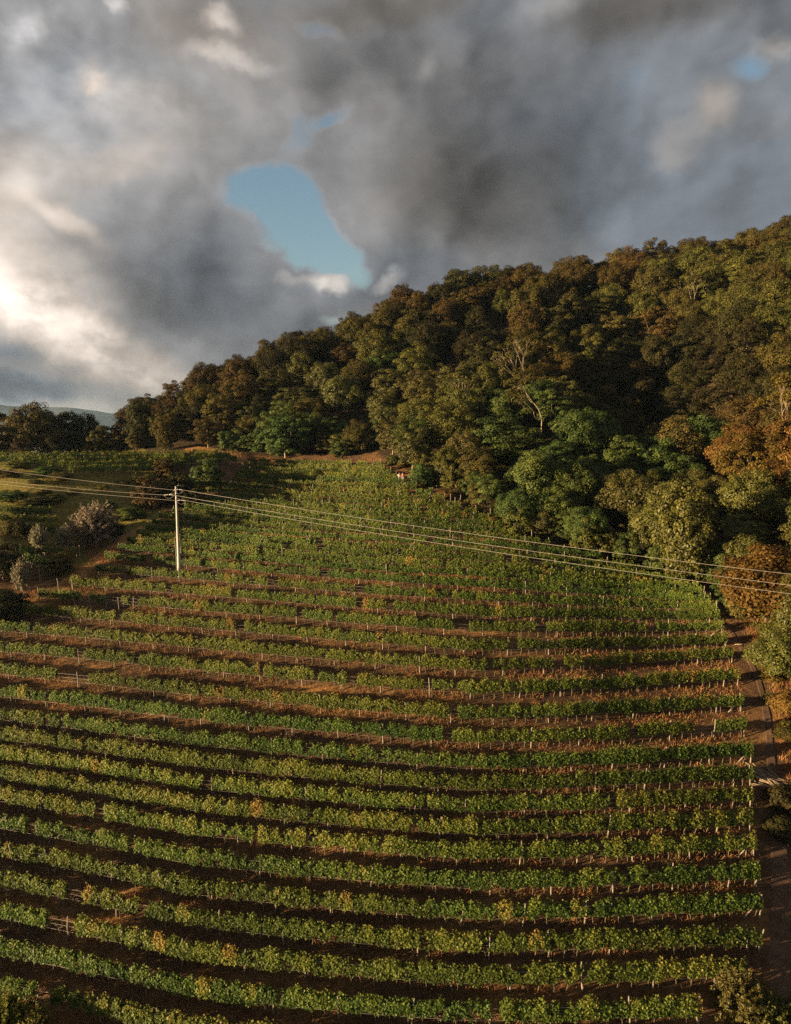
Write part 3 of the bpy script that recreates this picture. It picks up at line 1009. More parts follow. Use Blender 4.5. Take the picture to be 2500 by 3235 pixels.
BAND = {'edge': 'at wood foot', 'low': 'in lower wood', 'mid': 'midway up wood', 'high': 'in upper wood', 'top': 'on skyline'}
KIND = {'green': 'bright green', 'olive': 'olive green', 'brown': 'olive brown', 'dark': 'dark green', 'russet': 'russet brown', 'gold': 'golden green'}
SHN = {'round': 'rounded', 'locust': 'feathery', 'slim': 'narrow'}
for (band, land), lst in cells.items():
    lst.sort(key=lambda a: a[3])
    cnt = {}
    tot = {}
    for a in lst:
        tot[(a[6], a[7])] = tot.get((a[6], a[7]), 0) + 1
    for a in lst:
        x, y, z, u, v, _, mt, shp, sc = a
        key = (mt, shp)
        cnt[key] = cnt.get(key, 0) + 1
        lab = f'{KIND[mt]} {SHN[shp]} tree {BAND[band]} {land}'
        if tot[key] > 1:
            lab += f', {ordn[cnt[key]]} from left'
        plant('broadleaf_tree', shp, mt, random.randrange(3 if shp != 'slim' else 2), x, y, sc, lab, 'tree', 'trees of the wooded hill', sc * random.uniform(.9, 1.15))


# low growth along the foot of the wood
run = np.array(fe)
rp, rs_ = resample(np.concatenate([run, np.zeros((len(run), 1))], 1), 2.6)
UND = ['fresh green', 'olive', 'golden', 'dark']
uc = {}
for k, (x, y, _) in enumerate(rp):
    nrm = np.array([rp[min(k + 1, len(rp) - 1)] - rp[max(k - 1, 0)]])[0]
    nn_ = unit(np.array([-nrm[1], nrm[0]]))
    o_ = random.uniform(.8, 3.2)
    x, y = x + nn_[0] * o_, y + nn_[1] * o_
    u, v = project(np.array([x, y, float(gz(x, y)) + 1]))
    if u < 700 or u > 2380 or (1190 < u < 1330):
        continue
    mi = random.choices([0, 1, 2, 3], (.5, .25, .1, .15))[0]
    seg = 'above top vine rows' if u < 1180 else 'right of the walkers' if u < 1600 else 'over the cables' if u < 2050 else 'by the golden corner tree'
    uc[(mi, seg)] = uc.get((mi, seg), 0) + 1
    plant('shrub', 'low', ('green', 'olive', 'gold', 'dark')[mi], k % 3, x, y, random.uniform(.6, 1.0), f'{UND[mi]} bush at wood foot {seg}, {ordn[uc[(mi, seg)]]} from left', 'shrub', 'bushes along the foot of the wood', random.uniform(.6, 1.1))


def limbs_tree(name, seed, x, y, h, n, label, crown=None, spread=1.0, mat='palebark'):
    """a tree whose pale limbs show: forked trunk drawn limb by limb"""
    r = np.random.default_rng(seed)
    mb = MB()
    tips = []

    def grow(p, d, L, rad, depth):
        q = np.linspace(0, 1, 6)[:, None]
        bend_ = r.normal(0, .08, 3) * L
        e = p + d * L
        line = p + (e - p) * q + np.sin(q * math.pi) * bend_
        mb.tube(line, np.maximum(rad * (1 - .4 * q[:, 0]), .012), 5)
        if depth == 0:
            tips.append(e)
            return
        for k in range(2 if r.random() < .65 else 3):
            nd = unit(d + r.normal(0, .42 * spread, 3) + [0, 0, .22])
            grow(e, nd, L * r.uniform(.6, .85), rad * .55, depth - 1)
    grow(np.array([0, 0, -.5]), unit(np.array([r.normal(0, .2), r.normal(0, .2), 1])), h * .42, .15, n + 1)
    t = thing(name, (x, y, float(gz(x, y))), label, 'tree', 'trees of the wooded hill')
    put('trunk', mb.mesh('trunk', M[mat], True), t)
    if crown:
        P, N, T, S = [], [], [], []
        for c in tips:
            m_ = 75
            d = unit(r.normal(size=(m_, 3))) * [1, 1, .45]
            P.append(c + d * r.uniform(.2, 1.25, (m_, 1)))
            N.append(d * .5 + [0, 0, .8] + r.normal(0, .4, (m_, 3)))
            T.append(np.clip(.5 + r.normal(0, .2, m_), 0, 1))
            S.append(.28 * r.uniform(.7, 1.3, m_))
        put('crown', leaf_mesh('crown', np.concatenate(P), np.concatenate(N), np.concatenate(S), np.concatenate(T), M[crown]), t)
    return t


def hill_point(xs, ys, h):
    """ground point on the sight line at forward distance h, dropped to the surface"""
    dx, _ = ray(xs, ys)
    return float(dx * h), h


for (xs_, ys_, h, seed, hh, nn, cr, sp, lab) in [
        (1610, 1190, 158, 3, 13, 3, None, 1.1, 'bare dead tree with pale forked branches standing out of the olive crowns'),
        (1735, 1300, 138, 8, 12, 4, 'olive', 1.1, 'open tree with long pale sunlit limbs under a thin olive crown'),
        (1680, 1180, 162, 15, 11, 3, 'olive', .9, 'half bare tree with one pale leaning limb, right of the dead tree'),
        (2490, 1400, 118, 21, 12, 4, 'russet', .9, 'russet tree with pale crooked limbs at the edge of the view'),
        (2175, 1000, 190, 27, 13, 3, 'brown', 1.0, 'thin brown tree with pale stems high in the wood'),
        (1450, 1240, 150, 33, 11, 4, 'gold', .9, 'golden green flat-topped tree left of the dead tree')]:
    x, y = hill_point(xs_, ys_, h)
    limbs_tree('broadleaf_tree', seed, x, y, hh, nn, lab, cr, sp)

# trees behind the terrace
for k, (xs_, h, sc, shp, mt, lab, sz) in enumerate([
        (25, 172, 1.05, 'low', 'brown', 'small olive brown tree behind the terrace, at its far left end', 2.1),
        (110, 172, 1.15, 'round', 'brown', 'big rounded brown tree standing alone behind the terrace vines', 1.4),
        (158, 178, .95, 'round', 'dark', 'dark tree touching the big rounded tree behind the terrace', 1.15),
        (205, 182, 1.25, 'low', 'dark', 'thin see-through dark tree behind the terrace vines', 2.1),
        (268, 176, .9, 'slim', 'dark', 'narrow dark tree behind the terrace, next to the wood', .95),
        (238, 176, 1.2, 'low', 'dark', 'low dark tree left of the narrow one by the wood', 1.3),
        (62, 164, .9, 'low', 'brown', 'low brown tree under the left side of the big rounded tree', 1.0),
        (165, 166, .9, 'low', 'dark', 'low dark tree under the right side of the big rounded tree', 1.0),
        (-30, 168, 1.5, 'low', 'brown', 'brown tree behind the terrace, cut by the picture border', 1.5),
        (300, 170, 1.2, 'low', 'brown', 'low brown tree at the corner of the wood behind the terrace', 1.2),
        (345, 172, 1.2, 'low', 'olive', 'low olive tree at the foot of the wood behind the terrace', 1.3),
        (400, 172, 1.2, 'low', 'brown', 'low brown tree at the foot of the wood beside the olive one', 1.2)]):
    x, y = hill_point(xs_, 1330, h)
    plant('broadleaf_tree', shp, mt, k % 2, x, y, sc, lab, 'tree', 'trees behind the terrace', sz)

# shrubs on the left bank
BUSH = [  # photo x, y of foot, scale, shape, leaf, label
    (300, 1722, 1.9, 'spray', 'silver', 'large silver-leaved shrub beside the end of the vine rows', 2.1),
    (125, 1738, .75, 'spray', 'silver', 'left one of two grey-brown bushes below the bank', 1.1),
    (205, 1738, .8, 'spray', 'silver', 'right one of two grey-brown bushes below the bank', 1.15),
    (55, 1695, .95, 'shrub', 'brown', 'brown bush left of the grey pair', .9),
    (70, 1862, .72, 'spray', 'silver', 'small silver shrub in the grass near the lower stakes', 1.2),
    (190, 1812, .6, 'low', 'olive', 'crooked little sapling on the grass strip', .6),
    (480, 1600, 1.06, 'low', 'brown', 'broad brown thicket left of the pole', 0.92),
    (560, 1585, 1.02, 'low', 'dark', 'dark thicket behind the pole', 0.96),
    (655, 1545, 1.06, 'low', 'green', 'green bush at the upper corner of the vineyard', 1.04),
    (610, 1600, 0.77, 'low', 'dark', 'low dark bush between pole and upper vines', 0.72),
    (420, 1640, 0.80, 'low', 'bankgreen', 'shaded green bush right of the silver shrub', 0.36),
    (370, 1690, .6, 'shrub', 'dark', 'small dark bush at the foot of the silver shrub', .6),
    (60, 1480, 0.80, 'low', 'bank', 'olive bush at the left end of the terrace edge', 0.29),
    (150, 1500, 0.73, 'low', 'bankgreen', 'green bush at the terrace edge', 0.29),
    (195, 1515, 0.66, 'low', 'bank', 'olive bush where the terrace vines begin', 0.27),
    (20, 1510, 0.73, 'low', 'bankbrown', 'brown bush on the bank just under the highest cable', 0.29),
    (110, 1530, 0.66, 'shrub', 'bank', 'round olive bush between the cables on the bank', 0.32),
    (30, 1580, 0.87, 'low', 'bankgreen', 'leafy green bush low on the bank at the far left', 0.32),
    (100, 1600, 0.80, 'low', 'bank', 'spreading olive bush in the middle of the bank', 0.29),
    (170, 1585, 0.73, 'low', 'bank', 'olive bush left of the silver shrub top', 0.24),
    (60, 1625, 0.73, 'shrub', 'bankgreen', 'green bush above the left plot vines', 0.32),
    (140, 1560, 0.59, 'shrub', 'bank', 'yellowish bush on the bank', 0.24),
    (230, 1560, 0.59, 'shrub', 'bank', 'low olive bush in the bank grass', 0.22),
    (330, 1545, 0.59, 'shrub', 'bank', 'small olive bush on open grass under the terrace', 0.22),
    (390, 1530, 0.66, 'shrub', 'bankbrown', 'brown bush under the terrace end post', 0.24),
    (430, 1565, 0.73, 'shrub', 'bankbrown', 'brown bush between the cables near the pole', 0.29),
    (350, 1600, 0.66, 'shrub', 'bank', 'olive bush behind the silver shrub', 0.24),
    (455, 1525, 0.73, 'low', 'bank', 'olive bush at the terrace corner', 0.29),
    (530, 1510, 0.85, 'low', 'brown', 'brown bush between terrace and thicket', 0.64),
    (2, 1958, 1.15, 'low', 'dark', 'tall dark tree at the bottom of the grass strip', .8),  # shade on this tree is put into its dark leaf colour
    (10, 1830, .9, 'low', 'dark', 'dark bush above the tall dark tree', .9),
    (720, 1425, .7, 'low', 'green', 'green bush over the orange earth bank', .8),
    (430, 1422, .7, 'low', 'olive', 'olive bush under the wood at the back of the terrace', .8),
    (1080, 1445, .8, 'low', 'green', 'bright bush at the top edge of the vine slope', .7),
    (1240, 1470, .7, 'shrub', 'gold', 'yellow bush behind the two walkers', .7),
    (1330, 1540, .8, 'low', 'green', 'green bush overhanging the post by the walkers', .8),
    (1270, 1478, .5, 'shrub', 'russet', 'orange bush directly behind the two walkers', .5),
    (1560, 1655, .6, 'shrub', 'russet', 'orange bush at the wood edge beside a post', .5),
    (1420, 1575, .6, 'shrub', 'russet', 'low orange bush under the wood edge', .45),
    (1640, 1690, .8, 'low', 'olive', 'olive bush at the wood edge above the wires', .8),
    (1980, 1775, .8, 'low', 'green', 'green bush under the wood at the right of the rows', .8),
    (2090, 1800, .8, 'low', 'green', 'bright green bush by the dark hollow', .8),
    (2420, 2010, .55, 'spray', 'gold', 'pale bush by the bend of the path', .5),
    (2395, 2075, .42, 'spray', 'gold', 'small round bush on the edge of the path', .42),
    (2440, 2150, .7, 'spray', 'russet', 'orange bush on the right bank of the path', .5),
    (2490, 2130, 1.0, 'spray', 'russet', 'tall orange bush on the right bank', .9),
    (2500, 2060, 1.1, 'low', 'gold', 'golden bush under the russet tree', .9),
    (2440, 2230, .55, 'spray', 'gold', 'golden tussocky bush halfway down the path', .4),
    (2490, 2250, .9, 'shrub', 'russet', 'russet bush above the brush pile', .7),
    (2500, 2340, .8, 'shrub', 'brown', 'brown bush right of the path', .6),
    (2495, 2560, .9, 'shrub', 'dark', 'dark shaded bush right of the brush pile', .7),
    (2470, 2640, .7, 'shrub', 'dark', 'low dark bush beside the shaded path', .5),
    (2330, 3225, .95, 'spray', 'gold', 'pale olive bush covering the end of the lowest row', .95),
    (2420, 3270, .8, 'spray', 'gold', 'pale olive bush at the lower end of the path', .8),
    (2500, 3250, .6, 'shrub', 'brown', 'brown bush on the lower path edge', .6),
    (20, 3290, .8, 'spray', 'bank', 'pale-leaved shrub below the lowest rows', 1.0),
    (110, 3310, .6, 'spray', 'bank', 'small pale shrub beside the pale-leaved one', .8),
]
for k, (xs_, ys_, sc, shp, mt, lab, sz) in enumerate(BUSH):
    P = ground_at(xs_, ys_)[0]
    if P[0] != P[0]:
        continue
    plant('tree' if 'tree' in lab.split(' at ')[0].split(' half')[0] else 'shrub', shp, mt, k % 3, P[0], P[1], sc, lab, 'tree' if 'dark tree' in lab and 'bush' not in lab else 'shrub', 'shrubs around the vineyard', sz)

# ------------------------------------------------------------------ utility pole and cables
b = ground_at(567, 1822)[0]
dxt, dzt = ray(555.5, 1538)
HP = float(dzt * b[1] - b[2])
pole = thing('utility_pole', b, 'tall grey concrete utility pole standing among the vines', 'utility pole')
body = MB().lathe([(.26, -.5), (.25, 0), (.245, .9), (.24, 3.0), (.215, 3.03), (.15, HP * .7), (.125, HP)], ns=14)
put('shaft', body.mesh('shaft', M['concrete'], True), pole)
put('cap', MB().lathe([(.14, HP), (.14, HP + .05), (.06, HP + .1)], ns=14).mesh('cap', M['metal'], True), pole)
wl = [(0, 1478, 1549), (0, 1514, 1572), (0, 1523, 1588)]
wr = [(1795, 1549), (1830, 1575), (1857, 1590)]
att = [(.42, HP - .42), (-1.0, HP - 1.15), (.75, HP - 1.95)]     # side arm reach, height on pole
for k, (rx, z) in enumerate(att):
    arm = MB()
    arm.tube([(0, 0, z + .06), (rx, -.12, z)], .035, 6)
    arm.tube([(0, 0, z + .34), (rx * .96, -.1, z + .03)], .028, 6)
    arm.lathe([(.17, z - .07), (.17, z + .12)], ns=10)
    ao = put('bracket', arm.mesh('bracket', M['metal']), pole)
    for s in (-1, 1):
        ins = MB()
        p0 = np.array([rx + s * .05, -.12, z])
        line = p0 + np.linspace(0, 1, 9)[:, None] * np.array([s * .62, -.02 * s, -.06])
        ins.tube(line, [.03, .06, .035, .065, .035, .065, .035, .06, .03], 8)
        put('insulator', ins.mesh('insulator', M['insul'], True), ao)
    q = np.linspace(0, 1, 12)
    put('jumper_wire', MB().tube(np.stack([rx + (q - .5) * 1.5, -.14 + 0 * q, z - .08 - .5 * np.sin(q * math.pi)], 1), .018, 4).mesh('jumper_wire', M['cable']), pole)
mb = MB()
mb.tube([(0, 0, HP), (.45, -.05, HP + .2), (1.0, -.1, HP + .24)], .018, 4)
mb.tube([(.3, 0, HP + .13), (.42, 0, HP + .5)], .016, 4)
put('bird_spike', mb.mesh('bird_spike', M['metal']), pole)
mb = MB().tube([(-.42, .1, -.3), (-.40, .1, 3.0), (-.50, .1, 5.3), (-.42, .1, 6.0)], [.05, .045, .04, .03], 6)
put('stay_post', mb.mesh('stay_post', M['post'], True), pole)
CABL = ['highest of the three pale power cables crossing the slope', 'middle one of the three pale power cables crossing the slope', 'lowest of the three pale power cables crossing the slope']
for k in range(3):
    rx, z = att[k]
    pl = b + np.array([rx - .67, -.1, z - .06])
    pr = b + np.array([rx + .67, -.14, z - .06])
    dl, dzl = ray(0, (1478, 1514, 1523)[k])
    hl = 104.0
    L = np.array([dl * hl, hl, dzl * hl])
    dr, dzr = ray(2500, (1795, 1830, 1857)[k])
    hr = 74.0
    R_ = np.array([dr * hr, hr, dzr * hr])
    q = np.linspace(0, 1, 60)[:, None]

    def span(a, c, ext, sag):
        c2 = a + (c - a) * ext
        return a + (c2 - a) * q - np.array([0, 0, 1.0]) * (sag * (4 * q * (1 - q)))
    left = span(pl, L, 1.5, .35)
    right = span(pr, R_, 1.35, .9)
    mid_ = np.stack([np.linspace(pl[0], pr[0], 5)[1:-1], np.linspace(pl[1], pr[1], 5)[1:-1], np.linspace(pl[2], pr[2], 5)[1:-1] + .06], 1)
    line = np.concatenate([left[::-1], mid_, right])
    tag(put('power_cable', mesh_from('power_cable', *(lambda g: (g[0], [g[1], g[2]]))(tube_geo(line, .02, 6)), M['cable'], None, True)), CABL[k], 'power cable', 'three power cables')

# ------------------------------------------------------------------ lone posts and stakes
LONE = [(1232, 1462, 1.9, .1, 'pale post at the wood edge above the two walkers'), (1300, 1530, 2.2, .08, 'leaning pale post just right of the two walkers'),
        (1423, 1602, 2.0, .0, 'post with a pale top at the wood edge, left one of a pair'), (1453, 1595, 1.8, .08, 'thin reddish post at the wood edge, right one of a pair'),
        (1548, 1650, 2.2, .06, 'tall grey post under the orange bush'), (1680, 1715, 1.8, .0, 'short post at the wood edge above the cables'),
        (2145, 1838, 1.8, .0, 'pale post below the golden corner tree'),
        (94, 1835, 1.9, -.05, 'left stake of two in the grass strip'), (127, 1842, 2.4, -.06, 'right, taller stake of two in the grass strip'),
        (188, 1884, 2.6, -.08, 'tall pale stake on the orange track'), (234, 1892, 2.6, -.04, 'brown stake on the orange track near the first vines'),
        (127, 1922, 2.6, -.05, 'dark thick stake beside the bare orange earth'), (253, 1766, 2.2, .0, 'dark post ending the short row by the grass strip'),
        (412, 1692, 2.0, -.12, 'leaning thin stake right of the silver shrub'), (416, 1696, 2.0, -.1, 'second thin stake leaning beside the first, by the silver shrub'),
        (85, 1887, 1.4, -.5, 'slanting stick beside the dark tree'), (240, 1925, 1.9, -.15, 'pale slanting post in the thin vines'), (287, 1928, 2.0, -.08, 'white post in the thin vines'),
        (378, 1942, 2.3, -.05, 'white post in the bare gap of the thin vines'), (672, 1437, 1.2, .0, 'left pale stake on the orange bank'), (687, 1440, 1.3, .0, 'middle pale stake on the orange bank'),
        (705, 1443, 1.3, .0, 'right pale stake on the orange bank'), (2418, 1968, 2.0, .0, 'pale fence post under the russet tree'), (2448, 2012, 2.4, .15, 'slanting pale post above the orange bank'),
        (2484, 2107, 2.0, .05, 'thin pale post on the orange bank'), (2472, 1960, 1.9, .0, 'thick orange-lit post beside the russet tree')]
for k, (xs_, ys_, h, lean, lab) in enumerate(LONE):
    P = ground_at(xs_, ys_)[0]
    if P[0] != P[0]:
        continue
    t = put('wooden_post', POSTS[k % 6], None, P, (0, lean, random.random() * .3), (1, 1, h / 1.75))
    tag(t, lab, 'post', 'lone posts and stakes')

# brush pile, fallen pole
P = ground_at(2440, 2480)[0]
r = np.random.default_rng(5)
mb = MB()
for k in range(34):
    L = r.uniform(1.6, 4.2)
    an = math.radians(r.normal(-38, 16))
    c0 = np.array([r.normal(0, .5), r.normal(0, .45), 0])
    q = np.linspace(-.5, .5, 6)[:, None]
    line = c0 + q * L * np.array([math.cos(an), math.sin(an), 0]) + np.sin(q * 4 + r.random() * 5) * r.normal(0, .08, 3)
    line[:, 2] = gz(line[:, 0] + P[0], line[:, 1] + P[1]) - P[2] + .08 + r.uniform(0, .35) + np.abs(q[:, 0]) * .1
    mb.tube(line, np.linspace(.035, .012, 6) * r.uniform(.7, 1.4), 5)
o = put('brush_pile', mb.mesh('brush_pile', M['palebark'], True), None, P)
tag(o, 'heap of cut pale branches lying beside the path', 'brush pile')
P = ground_at(2345, 2040)[0]
o = put('fallen_pole', MB().tube([(-.9, 0, .12), (0, .05, .14), (1.6, -.1, .02)], [.05, .055, .045], 7).mesh('fallen_pole', M['palebark'], True), None, P)
tag(o, 'pale pole lying across the shaded path', 'wooden pole')
tag(put('prop_stick', BRACES[0], None, ground_at(2270, 2065)[0], (0, 0, .3), (1, 1, 1)), 'pale stick propped slanting at the end of an upper row', 'stick')

# ------------------------------------------------------------------ two people
SKIN = simple_mat('skin', (.42, .25, .17), (.5, .31, .22), 6, .6)


def cloth(name, a, b_):
    return simple_mat(name, a, b_, 12, .9)


def person(loc, face, shirt, trousers, hair, hat, label, arms, height=1.72):
    s = height / 1.75
    t = thing('person', loc, label, 'person', None, face, (s, s, s))
    J = {}
    vs, es, rs = [], [], []

    def jt(nm, p, rad, par=None):
        J[nm] = len(vs)
        vs.append(p)
        rs.append(rad)
        if par:
            es.append((J[par], J[nm]))
    jt('pelvis', (0, 0, .95), .145)
    jt('waist', (0, .01, 1.10), .125, 'pelvis')
    jt('chest', (0, .01, 1.30), .155, 'waist')
    jt('shb', (0, .0, 1.42), .12, 'chest')
    jt('neck', (0, -.01, 1.50), .055, 'shb')
    jt('jaw', (0, -.03, 1.57), .075, 'neck')
    jt('head', (0, -.01, 1.65), .098, 'jaw')
    jt('crown_', (0, .0, 1.72), .075, 'head')
    for sd, nm in ((-1, 'l'), (1, 'r')):
        jt(nm + 'sh', (sd * .19, 0, 1.40), .062, 'shb')
        el, wr_ = arms[nm]
        jt(nm + 'el', el, .044, nm + 'sh')
        jt(nm + 'wr', wr_, .03, nm + 'el')
        d = unit(np.array(wr_, float) - np.array(el, float))
        sdv = unit(np.cross(d, [0, 1, .2]))
        pm = np.array(wr_) + d * .06
        jt(nm + 'palm', tuple(pm), .034, nm + 'wr')
        for f in range(4):
            a0 = pm + sdv * (f - 1.5) * .02 + d * .035
            jt(f'{nm}f{f}a', tuple(a0), .0095, nm + 'palm')
            jt(f'{nm}f{f}b', tuple(a0 + d * (.035 + .008 * (f in (1, 2))) + np.array([0, -.012, 0])), .0085, f'{nm}f{f}a')
            jt(f'{nm}f{f}c', tuple(a0 + d * (.058 + .012 * (f in (1, 2))) + np.array([0, -.03, 0])), .0075, f'{nm}f{f}b')
        jt(nm + 'th', tuple(np.array(wr_) + d * .03 + sdv * -.035), .012, nm + 'wr')
        jt(nm + 'th2', tuple(np.array(wr_) + d * .07 + sdv * -.06 + np.array([0, -.015, 0])), .010, nm + 'th')
        jt(nm + 'hip', (sd * .095, 0, .90), .10, 'pelvis')
        jt(nm + 'kn', (sd * .11, -.03, .50), .066, nm + 'hip')
        jt(nm + 'an', (sd * .12, .02, .09), .045, nm + 'kn')
        jt(nm + 'toe', (sd * .13, -.14, .04), .042, nm + 'an')

    def skin_mesh(name, sub):
        me = bpy.data.meshes.new(name)
        keep = [e for e in es if sub is None or (e[0] in sub and e[1] in sub)]
        idx = sorted({k for e in keep for k in e})
        mp = {k: i for i, k in enumerate(idx)}
        me.from_pydata([vs[k] for k in idx], [(mp[a], mp[c]) for a, c in keep], [])
        o = bpy.data.objects.new(name, me)
        COL.objects.link(o)
        md = o.modifiers.new('skin', 'SKIN')
        for i, k in enumerate(idx):
            g_ = 1.0 if sub is None else 1.13
            me.skin_vertices[0].data[i].radius = (rs[k] * g_ * (1.25 if k in (J['pelvis'], J['chest'], J['waist']) else 1), rs[k] * g_)
        me.skin_vertices[0].data[0].use_root = True
        o.modifiers.new('sub', 'SUBSURF').render_levels = 1
        bpy.context.view_layer.update()
        dg = bpy.context.evaluated_depsgraph_get()
        m2 = bpy.data.meshes.new_from_object(o.evaluated_get(dg))
        m2.name = name
        bpy.data.objects.remove(o)
        m2.materials.clear()
        return m2
    mb_ = skin_mesh('body', None)
    mb_.materials.append(SKIN)
    put('body', mb_, t)
    nameset = lambda *a: {J[k] for k in a}
    sh = skin_mesh('shirt', nameset('pelvis', 'waist', 'chest', 'shb', 'lsh', 'rsh', 'lel', 'rel'))
    sh.materials.append(cloth(label.split()[2] + '_shirt', *shirt))
    put('shirt', sh, t)
    tr = skin_mesh('trousers', nameset('pelvis', 'lhip', 'rhip', 'lkn', 'rkn', 'lan', 'ran'))
    tr.materials.append(cloth('trouser_cloth', *trousers))
    put('trousers', tr, t)
    hb = MB().lathe([(.02, 1.79), (.075, 1.775), (.112, 1.72), (.116, 1.66), (.105, 1.62)], (0, .022, 0), 12)
    put('hair', hb.mesh('hair', cloth('hair', *hair), True), t)
    nose = MB().tube([(0, -.105, 1.655), (0, -.128, 1.62)], [.012, .02], 6)
    nose.tube([(-.03, -.104, 1.665), (-.045, -.1, 1.665)], .009, 6).tube([(.03, -.104, 1.665), (.045, -.1, 1.665)], .009, 6)
    nose.tube([(-.025, -.105, 1.585), (.025, -.105, 1.585)], .008, 6)
    put('face', nose.mesh('face', SKIN, True), t)
    return t


pA = ground_at(1262, 1523)[0]
pB = ground_at(1271, 1523)[0]
pB[0] = pA[0] + .62
pB[2] = float(gz(pB[0], pB[1]))
person(pA, .25, ((.62, .58, .58), (.75, .72, .70)), ((.40, .34, .27), (.5, .43, .35)), ((.05, .035, .025), (.1, .07, .05)), None,
       'person in white shirt and pale trousers, hand on hip, standing by the top vines', {'l': ((-.40, .03, 1.18), (-.20, -.06, 1.02)), 'r': ((.27, -.02, 1.15), (.25, -.10, .93))})
person(pB, -.15, ((.42, .07, .03), (.55, .11, .05)), ((.30, .29, .30), (.42, .41, .42)), ((.16, .10, .05), (.25, .16, .09)), None,
       'person in red top and pale trousers, standing close beside the white shirt', {'l': ((-.27, -.02, 1.15), (-.22, -.14, .98)), 'r': ((.28, -.04, 1.16), (.12, -.17, 1.12))}, 1.66)

# ------------------------------------------------------------------ air
m, t = new_mat('haze')
pv_ = t.n('ShaderNodeVolumePrincipled', i={'Color': (.50, .72, .98, 1), 'Density': HAZE, 'Anisotropy': .2})
m.node_tree.links.new(pv_.outputs[0], t.n('ShaderNodeOutputMaterial').inputs['Volume'])
o = put('haze', MB().box((0, 0, 0), (13400, 13400, 2)).mesh('haze', m))
hv = o.data.vertices
for v in hv:
    v.co.z = -98 if v.co.z < 0 else 84
tag(o, 'thin evening haze over the hills', None, None, 'stuff')

# ------------------------------------------------------------------ sky and sun
ELEV = math.radians(6.3)
LD = np.array([.96, .27, 0])
LD = LD / np.linalg.norm(LD) * math.cos(ELEV)
LD = np.array([LD[0], LD[1], -math.sin(ELEV)])
sun = bpy.data.objects.new('sun', bpy.data.lights.new('sun', 'SUN'))
COL.objects.link(sun)
sun.rotation_euler = Vector(LD).to_track_quat('-Z', 'Y').to_euler()
sun.data.energy = 5.0
sun.data.angle = math.radians(.6)
sun.data.color = (1.0, .74, .41)

w = bpy.data.worlds.new('World')
scene.world = w
w.use_nodes = True
w.node_tree.nodes.clear()
t = NT(w.node_tree)
sky = t.n('ShaderNodeTexSky', sky_type='NISHITA', sun_disc=False, sun_elevation=ELEV, sun_rotation=math.atan2(-LD[0], -LD[1]) % (2 * math.pi), altitude=300, air_density=1.2, dust_density=1.0, ozone_density=2.0)
D = t.n('ShaderNodeTexCoord').outputs['Generated']
sep = t.n('ShaderNodeSeparateXYZ', i={0: D})
az_ = t.math('ARCTAN2', sep.outputs[0], sep.outputs[1])
el_ = t.math('ARCSINE', sep.outputs[2])
ae = t.n('ShaderNodeCombineXYZ', i={0: az_, 1: el_, 2: 0.0}).outputs[0]
# wind-stretched cloud coordinates
warp = t.noise(3.2, 4, .55, D)
wv = t.n('ShaderNodeVectorMath', operation='SUBTRACT', i={0: warp.outputs['Color'], 1: (.5, .5, .5)}).outputs[0]
wv = t.n('ShaderNodeVectorMath', operation='SCALE', i={0: wv, 'Scale': .13}).outputs[0]
warp2 = t.noise(15, 5, .62, D)
wv2 = t.n('ShaderNodeVectorMath', operation='SUBTRACT', i={0: warp2.outputs['Color'], 1: (.5, .5, .5)}).outputs[0]
wv2 = t.n('ShaderNodeVectorMath', operation='SCALE', i={0: wv2, 'Scale': .045}).outputs[0]
aw = t.n('ShaderNodeVectorMath', operation='ADD', i={0: ae, 1: wv}).outputs[0]
aw = t.n('ShaderNodeVectorMath', operation='ADD', i={0: aw, 1: wv2}).outputs[0]


def azel(xd, yd):
    dx, dz = ray(xd * 1.4812, yd * 1.4812)
    v = unit(np.array([float(dx), 1.0, float(dz)]))
    return math.atan2(v[0], v[1]), math.asin(v[2])


